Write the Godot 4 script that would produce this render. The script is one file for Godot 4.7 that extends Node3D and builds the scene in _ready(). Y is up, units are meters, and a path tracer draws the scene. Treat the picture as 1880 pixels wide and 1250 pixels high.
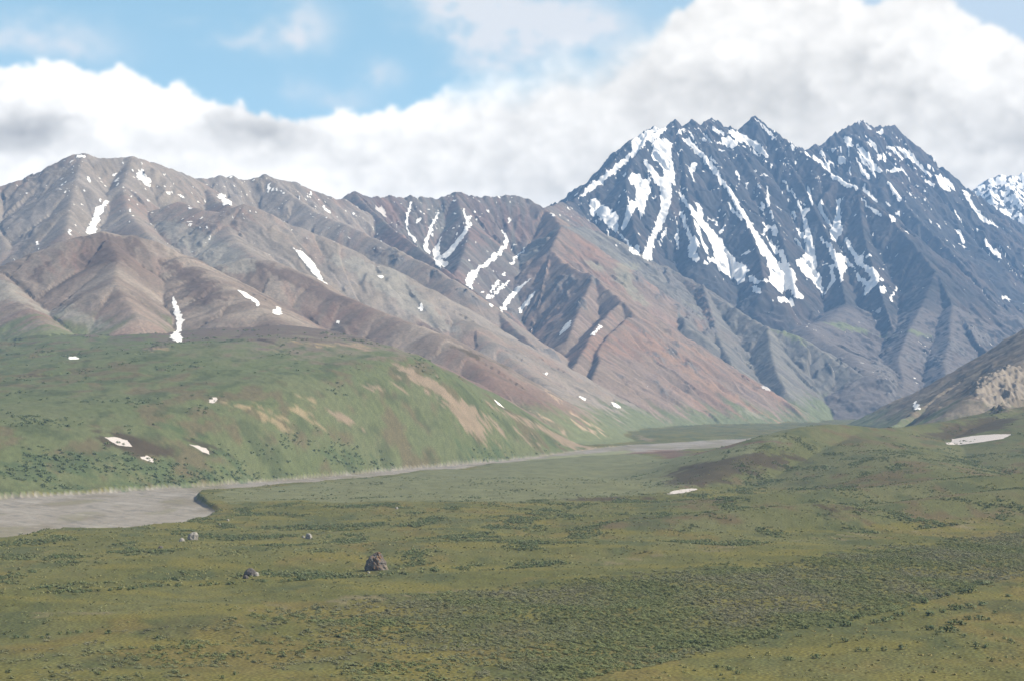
extends Node3D
# A mountain valley in summer: tundra, a gravel river, scree mountains and a snowy peak.
# Positions were read from the photograph (1880 x 1250): a pixel gives a direction, and the
# distance in metres comes from the valley floor or from the ridge that the pixel lies on.

const FOCAL := 3544.55          # 625 / tan(10 deg)
const EYE := Vector3(0, 66, 0)
const TILT := 0.03384           # the horizon lies at row 745
const COLS := 900
const APEX := 400.0             # the terrain grid widens with distance from 400 m behind the eye
const UMAX := 0.297

# ---------------------------------------------------------------- ridges
# p: photo x, photo y, distance; l / r: steepness on the left and right of the line's direction;
# run: the distance over which the slope flattens; top: roundness of the crest; m: landform
var ridges := [
	# left brown mountain, main crest
	{"m": 3, "l": 0.7, "r": 0.78, "run": 9000, "top": 12, "jag": 5, "rib": 10, "p": [-330,420,4400, -150,372,4500, 0,341,4600, 35,331,4610, 70,321,4620, 95,305,4640, 118,292,4645, 135,285,4650, 152,281,4650, 170,287,4660, 182,291,4670, 215,291,4690, 232,290,4700, 243,287,4700, 258,292,4720, 285,300,4760, 310,309,4800, 340,321,4840, 365,334,4880, 382,350,4800, 400,372,4650, 420,378,4450]},
	# saddle and second summit of the left massif
	{"m": 3, "l": 0.7, "r": 0.75, "run": 9000, "top": 12, "jag": 5, "rib": 10, "p": [350,326,5150, 372,329,5160, 390,327,5170, 404,323,5180, 415,327,5185, 424,323,5190, 436,330,5200, 455,330,5210, 470,325,5220, 485,321,5230, 498,326,5240, 520,331,5250, 538,334,5260, 545,338,5262, 575,350,5280, 600,361,5290, 618,366,5300, 630,366,5310]},
	# right spur of the second summit
	{"m": 3, "l": 0.75, "r": 0.7, "run": 9000, "top": 10, "jag": 5, "rib": 8, "p": [485,321,5230, 540,362,5080, 580,390,4960, 640,415,4850, 720,455,4700, 790,490,4560, 840,520,4450]},
	# long rounded shoulder down to the valley
	{"m": 3, "l": 0.62, "r": 0.6, "run": 9000, "top": 25, "jag": 3, "rib": 8, "p": [330,372,4450, 375,388,4330, 405,390,4310, 430,384,4300, 450,376,4300, 475,390,4290, 505,404,4280, 540,416,4260, 580,432,4240, 630,456,4200, 690,484,4170, 740,512,4130, 800,556,4060, 850,588,3980, 900,628,3880, 950,668,3770, 1000,705,3640, 1050,748,3430, 1100,786,3200]},
	{"m": 3, "l": 0.6, "r": 0.6, "run": 9000, "top": 20, "jag": 3, "rib": 8, "p": [405,390,4310, 430,440,4080, 470,475,3920, 520,500,3800, 590,530,3680, 660,560,3560, 730,590,3420, 800,640,3250, 880,690,3080, 960,745,2950, 1060,812,2850]},
	{"m": 3, "l": 0.7, "r": 0.7, "run": 9000, "top": 12, "jag": 3, "rib": 7, "p": [152,281,4650, 140,330,4480, 128,380,4320, 120,430,4150]},
	{"m": 3, "l": 0.7, "r": 0.7, "run": 9000, "top": 12, "jag": 3, "rib": 7, "p": [243,287,4700, 225,340,4520, 235,390,4330, 270,430,4100, 300,460,3900]},
	{"m": 3, "l": 0.7, "r": 0.7, "run": 9000, "top": 12, "jag": 3, "rib": 7, "p": [0,341,4600, -20,400,4400, 10,450,4200]},
	# dark foothills in front of the left mountain
	{"m": 2, "l": 0.6, "r": 0.55, "run": 9000, "top": 35, "jag": 4, "rib": 5, "p": [-250,560,3050, -100,520,3080, 0,494,3100, 60,470,3150, 110,452,3180, 160,433,3200, 190,427,3210, 215,433,3215, 240,432,3220, 270,446,3220, 300,470,3180, 330,474,3150, 365,492,3090, 395,512,3020, 425,532,2950, 470,562,2860, 520,600,2760]},
	{"m": 2, "l": 0.6, "r": 0.55, "run": 9000, "top": 10, "jag": 4, "rib": 5, "p": [190,427,3210, 215,470,3060, 210,520,2900, 250,580,2750]},
	{"m": 2, "l": 0.6, "r": 0.55, "run": 9000, "top": 25, "jag": 3, "rib": 5, "p": [432,480,3440, 450,475,3440, 490,479,3420, 516,488,3400, 545,510,3360, 580,526,3320, 625,545,3270, 690,570,3180, 760,598,3080, 800,612,3020, 840,640,2950, 900,692,2830, 960,742,2760, 1010,786,2740, 1045,820,2760]},
	{"m": 2, "l": 0.6, "r": 0.6, "run": 9000, "top": 25, "jag": 3, "rib": 5, "p": [0,494,3100, 20,540,2920, 90,600,2700]},
	{"m": 2, "l": 0.55, "r": 0.55, "run": 9000, "top": 40, "jag": 2, "rib": 5, "p": [620,620,2900, 690,632,2860, 740,652,2800, 800,690,2700, 860,735,2600, 920,785,2500, 965,822,2450]},
	# green hill above the river
	{"m": 1, "l": 0.3, "r": 0.34, "run": 1600, "top": 190, "jag": 1, "rib": 2.5, "p": [-300,745,2060, -150,712,2080, 0,692,2110, 130,667,2160, 260,650,2210, 400,629,2300, 520,619,2400, 600,623,2490, 665,640,2520]},
	{"m": 1, "l": 0.9, "r": 0.36, "run": 1500, "top": 30, "jag": 1, "rib": 2.5, "p": [665,640,2520, 700,656,2500, 735,680,2450, 770,710,2380, 810,752,2290, 840,792,2200, 865,830,2120]},
	{"m": 1, "l": 0.35, "r": 0.35, "run": 1500, "top": 110, "jag": 1, "rib": 2.5, "p": [400,629,2300, 360,700,2020, 310,770,1800, 270,830,1620]},
	{"m": 1, "l": 0.35, "r": 0.35, "run": 1500, "top": 100, "jag": 1, "rib": 2.5, "p": [600,623,2490, 600,700,2230, 560,770,2000, 500,840,1780]},
	{"m": 1, "l": 0.35, "r": 0.35, "run": 1500, "top": 100, "jag": 1, "rib": 2.5, "p": [0,692,2110, -10,760,1850, -40,830,1620]},
	{"m": 1, "l": 0.75, "r": 0.35, "run": 1500, "top": 60, "jag": 1, "rib": 2.5, "p": [700,656,2500, 715,720,2280, 715,790,2060]},
	# the bench that joins the green hill to the foothills
	{"m": 1, "l": 0.2, "r": 0.2, "run": 1500, "top": 60, "jag": 1, "rib": 2.5, "p": [-160,715,2080, -150,680,2380, -140,640,2650]},
	{"m": 1, "l": 0.2, "r": 0.2, "run": 1500, "top": 60, "jag": 1, "rib": 2.5, "p": [0,692,2110, 10,660,2400, 20,625,2650]},
	{"m": 1, "l": 0.2, "r": 0.2, "run": 1500, "top": 60, "jag": 1, "rib": 2.5, "p": [130,667,2160, 140,642,2420, 150,614,2650]},
	{"m": 1, "l": 0.2, "r": 0.2, "run": 1500, "top": 60, "jag": 1, "rib": 2.5, "p": [260,650,2210, 270,634,2420, 280,612,2650]},
	{"m": 1, "l": 0.2, "r": 0.2, "run": 1500, "top": 60, "jag": 1, "rib": 2.5, "p": [400,629,2300, 405,619,2500, 410,602,2750]},
	{"m": 1, "l": 0.2, "r": 0.2, "run": 1500, "top": 60, "jag": 1, "rib": 2.5, "p": [520,619,2400, 520,611,2560, 520,598,2760]},
	{"m": 1, "l": 0.2, "r": 0.2, "run": 1500, "top": 60, "jag": 1, "rib": 2.5, "p": [600,623,2490, 605,615,2640, 610,604,2850]},
	# ridge with the snowy cirque, behind
	{"m": 4, "l": 0.9, "r": 0.85, "run": 5000, "top": 6, "jag": 7, "rib": 14, "p": [600,380,5450, 618,370,5480, 632,364,5500, 641,357,5500, 650,353,5510, 662,357,5520, 676,363,5530, 700,362,5560, 715,359,5580, 730,361,5600, 744,367,5620, 752,364,5625, 755,358,5626, 758,364,5628, 775,362,5640, 800,365,5660, 812,364,5670, 824,358,5680, 836,352,5690, 852,356,5700, 872,361,5720, 905,362,5740, 925,360,5750, 945,359,5755, 962,363,5760, 978,371,5740, 1000,383,5720, 1015,379,5900, 1030,372,6100]},
	{"m": 4, "l": 1.25, "r": 0.8, "run": 5000, "top": 6, "jag": 4, "rib": 8, "p": [650,353,5510, 680,385,5350, 715,415,5180, 755,445,5000, 800,480,4830, 838,512,4680, 875,538,4560, 905,566,4430, 945,605,4300, 980,636,4200]},
	{"m": 4, "l": 0.8, "r": 0.8, "run": 5000, "top": 6, "jag": 5, "rib": 8, "p": [836,352,5690, 850,400,5520, 862,430,5400, 850,470,5230, 838,500,5080]},
	# spur running down to the right, shaded on its left flank
	{"m": 5, "l": 0.72, "r": 0.92, "run": 9000, "top": 5, "jag": 7, "rib": 11, "p": [1000,383,5720, 1018,398,5620, 1032,415,5520, 1022,438,5400, 1012,458,5300, 1033,481,5200, 1062,497,5100, 1090,508,5010, 1117,532,4920, 1142,553,4820, 1164,577,4740, 1198,592,4735, 1230,606,4725, 1272,636,4710, 1315,664,4690, 1350,686,4675, 1384,706,4655, 1435,740,4620, 1481,774,4580]},
	{"m": 5, "l": 0.62, "r": 1.05, "run": 9000, "top": 4, "jag": 7, "rib": 9, "p": [1164,577,4740, 1142,594,4660, 1122,612,4570, 1106,630,4480, 1098,645,4400, 1102,662,4310, 1090,690,4180, 1078,730,4000, 1075,768,3750]},
	{"m": 5, "l": 0.85, "r": 0.8, "run": 9000, "top": 4, "jag": 7, "rib": 9, "p": [1090,508,5010, 1075,545,4880, 1060,580,4740, 1045,620,4580]},
	{"m": 5, "l": 0.85, "r": 0.8, "run": 9000, "top": 4, "jag": 7, "rib": 9, "p": [1142,553,4820, 1118,575,4720, 1095,600,4600, 1080,630,4450, 1045,690,4200]},
	# grey spur behind it, with crags, down to the far end of the valley
	{"m": 6, "l": 0.8, "r": 0.75, "run": 5000, "top": 6, "jag": 8, "rib": 15, "p": [1032,415,5520, 1075,420,5720, 1120,435,5820, 1165,460,5840, 1200,480,5840, 1235,495,5820, 1258,512,5780, 1274,521,5740, 1290,526,5700, 1310,545,5630, 1330,556,5570, 1353,570,5500, 1380,588,5430, 1410,602,5350, 1440,608,5330, 1464,616,5300, 1502,640,5240, 1554,675,5150, 1600,698,5080, 1651,736,4960, 1690,765,4860]},
	{"m": 6, "l": 0.8, "r": 0.8, "run": 5000, "top": 4, "jag": 8, "rib": 12, "p": [1290,526,5700, 1305,570,5480, 1318,620,5230, 1345,670,4960]},
	{"m": 6, "l": 0.8, "r": 0.8, "run": 5000, "top": 4, "jag": 8, "rib": 12, "p": [1200,480,5840, 1215,520,5620, 1235,560,5400, 1262,600,5150]},
	{"m": 6, "l": 0.8, "r": 0.8, "run": 5000, "top": 4, "jag": 6, "rib": 12, "p": [1410,602,5350, 1415,640,5180, 1425,680,4990, 1445,720,4800]},
	# the snowy peak
	{"m": 7, "l": 1.05, "r": 1.1, "run": 3600, "top": 0, "jag": 16, "rib": 26, "p": [1000,383,6500, 1030,374,6700, 1050,369,6850, 1064,355,6900, 1078,342,6950, 1100,326,7000, 1118,304,7050, 1134,288,7100, 1157,259,7180, 1168,255,7200, 1180,246,7230, 1192,237,7250, 1200,233,7270, 1212,236,7300, 1224,231,7330, 1240,219,7360, 1247,229,7370, 1255,236,7380, 1262,232,7390, 1266,221,7395, 1271,218,7400, 1278,226,7405, 1290,231,7420, 1300,221,7440, 1308,215,7450, 1320,224,7465, 1336,236,7480, 1350,238,7495, 1362,240,7510, 1368,230,7520, 1378,220,7535, 1386,212,7550, 1396,222,7560, 1410,232,7580, 1420,236,7600, 1432,251,7620, 1455,266,7660, 1480,276,7720, 1488,275,7760, 1498,264,7800, 1504,270,7820, 1515,264,7840, 1528,250,7860, 1540,241,7880, 1556,232,7900, 1570,224,7920, 1581,219,7940, 1590,225,7950, 1602,232,7960, 1612,234,7970, 1620,231,7980, 1632,232,7990, 1641,230,8000, 1652,240,8005, 1662,250,8010, 1668,262,8015, 1674,275,8020, 1688,284,8030, 1702,304,8040, 1725,318,8060, 1745,330,8080, 1775,345,8120, 1800,362,8160, 1840,392,8200, 1880,414,8240, 1960,460,8300, 2080,520,8350]},
	{"m": 7, "l": 1.0, "r": 1.0, "run": 3400, "top": 0, "jag": 12, "rib": 22, "p": [1386,212,7550, 1420,242,7480, 1451,264,7400, 1500,300,7260, 1540,326,7150, 1577,346,7050, 1605,375,6930, 1640,405,6800, 1680,450,6620, 1720,500,6400, 1750,560,6100, 1790,620,5800, 1850,690,5450]},
	{"m": 7, "l": 1.0, "r": 1.0, "run": 3400, "top": 0, "jag": 12, "rib": 22, "p": [1192,237,7250, 1180,268,7150, 1160,295,7060, 1150,330,6930, 1152,370,6780, 1165,420,6560, 1180,465,6330]},
	{"m": 7, "l": 1.0, "r": 1.0, "run": 3400, "top": 0, "jag": 12, "rib": 22, "p": [1240,219,7360, 1250,260,7250, 1256,300,7120, 1262,350,6960, 1272,410,6730, 1285,470,6450]},
	{"m": 7, "l": 1.0, "r": 1.0, "run": 3400, "top": 0, "jag": 12, "rib": 22, "p": [1271,218,7400, 1300,262,7290, 1322,310,7130, 1345,360,6970, 1372,410,6780, 1395,470,6520, 1405,520,6280]},
	{"m": 7, "l": 1.0, "r": 1.0, "run": 3400, "top": 0, "jag": 12, "rib": 22, "p": [1308,215,7450, 1352,265,7340, 1385,320,7170, 1410,370,7010, 1432,420,6830, 1450,480,6570, 1462,540,6280]},
	{"m": 7, "l": 1.0, "r": 1.0, "run": 3400, "top": 0, "jag": 12, "rib": 22, "p": [1420,242,7480, 1450,300,7300, 1480,350,7130, 1505,400,6940, 1530,450,6750, 1545,510,6500, 1555,560,6250]},
	{"m": 7, "l": 1.0, "r": 1.0, "run": 3400, "top": 0, "jag": 12, "rib": 22, "p": [1577,346,7050, 1585,420,6800, 1600,480,6560, 1620,540,6280, 1640,600,6000]},
	{"m": 7, "l": 1.0, "r": 1.0, "run": 3400, "top": 0, "jag": 12, "rib": 22, "p": [1581,219,7940, 1600,275,7800, 1622,320,7650, 1650,360,7520, 1690,405,7350, 1740,455,7150, 1790,510,6920, 1840,570,6650, 1890,630,6350]},
	{"m": 7, "l": 1.0, "r": 1.0, "run": 3400, "top": 0, "jag": 12, "rib": 22, "p": [1674,275,8020, 1720,335,7880, 1770,390,7720, 1820,445,7540, 1880,510,7300, 1950,590,7000]},
	{"m": 7, "l": 0.7, "r": 0.7, "run": 3000, "top": 8, "jag": 9, "rib": 18, "p": [1720,500,6400, 1690,570,6050, 1665,620,5760, 1650,660,5500, 1660,700,5250]},
	{"m": 7, "l": 0.7, "r": 0.7, "run": 3000, "top": 8, "jag": 9, "rib": 18, "p": [1750,560,6100, 1745,620,5750, 1735,665,5450, 1740,705,5150]},
	{"m": 7, "l": 0.55, "r": 0.55, "run": 2600, "top": 25, "jag": 8, "rib": 16, "p": [1555,560,6250, 1520,590,6000, 1480,598,5800, 1500,620,5600, 1560,650,5400, 1600,690,5100]},
	# far snowy mountain on the right
	{"m": 8, "l": 0.9, "r": 0.9, "run": 4000, "top": 0, "jag": 12, "rib": 22, "p": [1760,372,9600, 1790,346,9700, 1806,336,9720, 1822,324,9750, 1845,321,9770, 1860,324,9780, 1880,320,9800, 1930,300,9850, 2020,310,9900, 2150,380,9950]},
	{"m": 8, "l": 0.9, "r": 0.9, "run": 4000, "top": 0, "jag": 12, "rib": 22, "p": [1930,300,9850, 1880,350,9500, 1850,336,9300, 1820,370,9150, 1800,400,9000]},
	{"m": 8, "l": 0.9, "r": 0.9, "run": 4000, "top": 0, "jag": 12, "rib": 22, "p": [1850,336,9300, 1880,380,9000, 1920,430,8700]},
	{"m": 8, "l": 0.9, "r": 0.9, "run": 4000, "top": 0, "jag": 12, "rib": 22, "p": [1818,348,9200, 1830,385,8950, 1860,420,8700]},
	# brown hill on the right with pale cliffs
	{"m": 9, "l": 1.1, "r": 1.0, "run": 1600, "top": 8, "jag": 4, "rib": 6, "p": [1625,792,3020, 1655,773,3100, 1700,744,3200, 1728,722,3250, 1760,706,3300, 1800,684,3350, 1840,652,3400, 1880,614,3450, 1960,566,3520, 2100,520,3600]},
	{"m": 9, "l": 0.7, "r": 0.7, "run": 1600, "top": 20, "jag": 4, "rib": 6, "p": [1960,566,3520, 1930,620,3200, 1880,668,3000, 1820,700,2880, 1780,735,2750]},
	# grassy hills in front of it
	{"m": 10, "l": 0.36, "r": 0.42, "run": 1500, "top": 30, "jag": 0.6, "rib": 1, "p": [1225,906,1430, 1285,882,1500, 1340,852,1580, 1395,818,1680, 1440,796,1760, 1480,784,1820, 1520,779,1880, 1560,780,1920, 1610,786,1960, 1660,784,2050, 1720,776,2150, 1800,766,2220, 1880,752,2280, 1980,735,2350, 2150,715,2450]},
	{"m": 10, "l": 0.28, "r": 0.28, "run": 1200, "top": 70, "jag": 0.6, "rib": 1, "p": [1560,785,1920, 1600,820,1700, 1680,850,1500, 1780,880,1330, 1900,900,1200]},
	{"m": 10, "l": 0.25, "r": 0.25, "run": 1200, "top": 60, "jag": 0.6, "rib": 1, "p": [1980,735,2350, 1900,800,1900, 1880,850,1600]},
	{"m": 10, "l": 0.2, "r": 0.2, "run": 900, "top": 50, "jag": 0.5, "rib": 0.8, "p": [1330,925,1160, 1420,905,1200, 1520,898,1230, 1640,893,1240, 1760,880,1260, 1900,868,1290]},
	{"m": 10, "l": 0.22, "r": 0.22, "run": 900, "top": 40, "jag": 0.5, "rib": 0.8, "p": [1260,950,1010, 1330,938,1030, 1420,930,1050, 1500,922,1070, 1570,930,1080, 1680,920,1100, 1800,905,1130, 1950,890,1150]},
]

# the gravel bed of the river: photo pixels on the valley floor, near bank then far bank
var river_px := [-260,1010, -120,1003, 0,996, 60,985, 110,977, 180,977, 255,976, 320,968, 365,956, 392,944, 386,936, 372,928, 357,920, 358,914, 366,909, 420,901, 500,893, 600,885, 700,875, 760,869, 850,859, 900,853, 960,846, 1010,843, 1060,839, 1100,836, 1180,831, 1260,825, 1340,820, 1420,815, 1480,810,
	1490,800, 1400,804, 1320,808, 1240,812, 1160,817, 1090,824, 1050,830, 980,840, 900,848, 820,856, 740,862, 660,870, 580,877, 480,885, 380,893, 280,899, 180,906, 80,912, 0,917, -120,924, -260,932]

var cam: Camera3D
var noise_a := FastNoiseLite.new()
var noise_b := FastNoiseLite.new()
var noise_c := FastNoiseLite.new()
var noise_r := FastNoiseLite.new()

func toward(px: float, py: float) -> Vector3:
	var d := Vector3((px - 940.0) / FOCAL, (625.0 - py) / FOCAL, -1.0)
	d = d.rotated(Vector3.RIGHT, TILT)
	return d / -d.z

func at(px: float, py: float, dist: float) -> Vector3:
	return EYE + toward(px, py) * dist

func floor_level(dist: float) -> float:   # the valley rises gently upstream
	return clampf(dist - 1800.0, 0.0, 3000.0) * 0.0095

func on_floor(px: float, py: float) -> Vector3:
	var d := toward(px, py)
	var t := EYE.y / -d.y
	if t > 1800.0:
		t = (EYE.y + 17.1) / (0.0095 - d.y)
	return EYE + d * t

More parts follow.
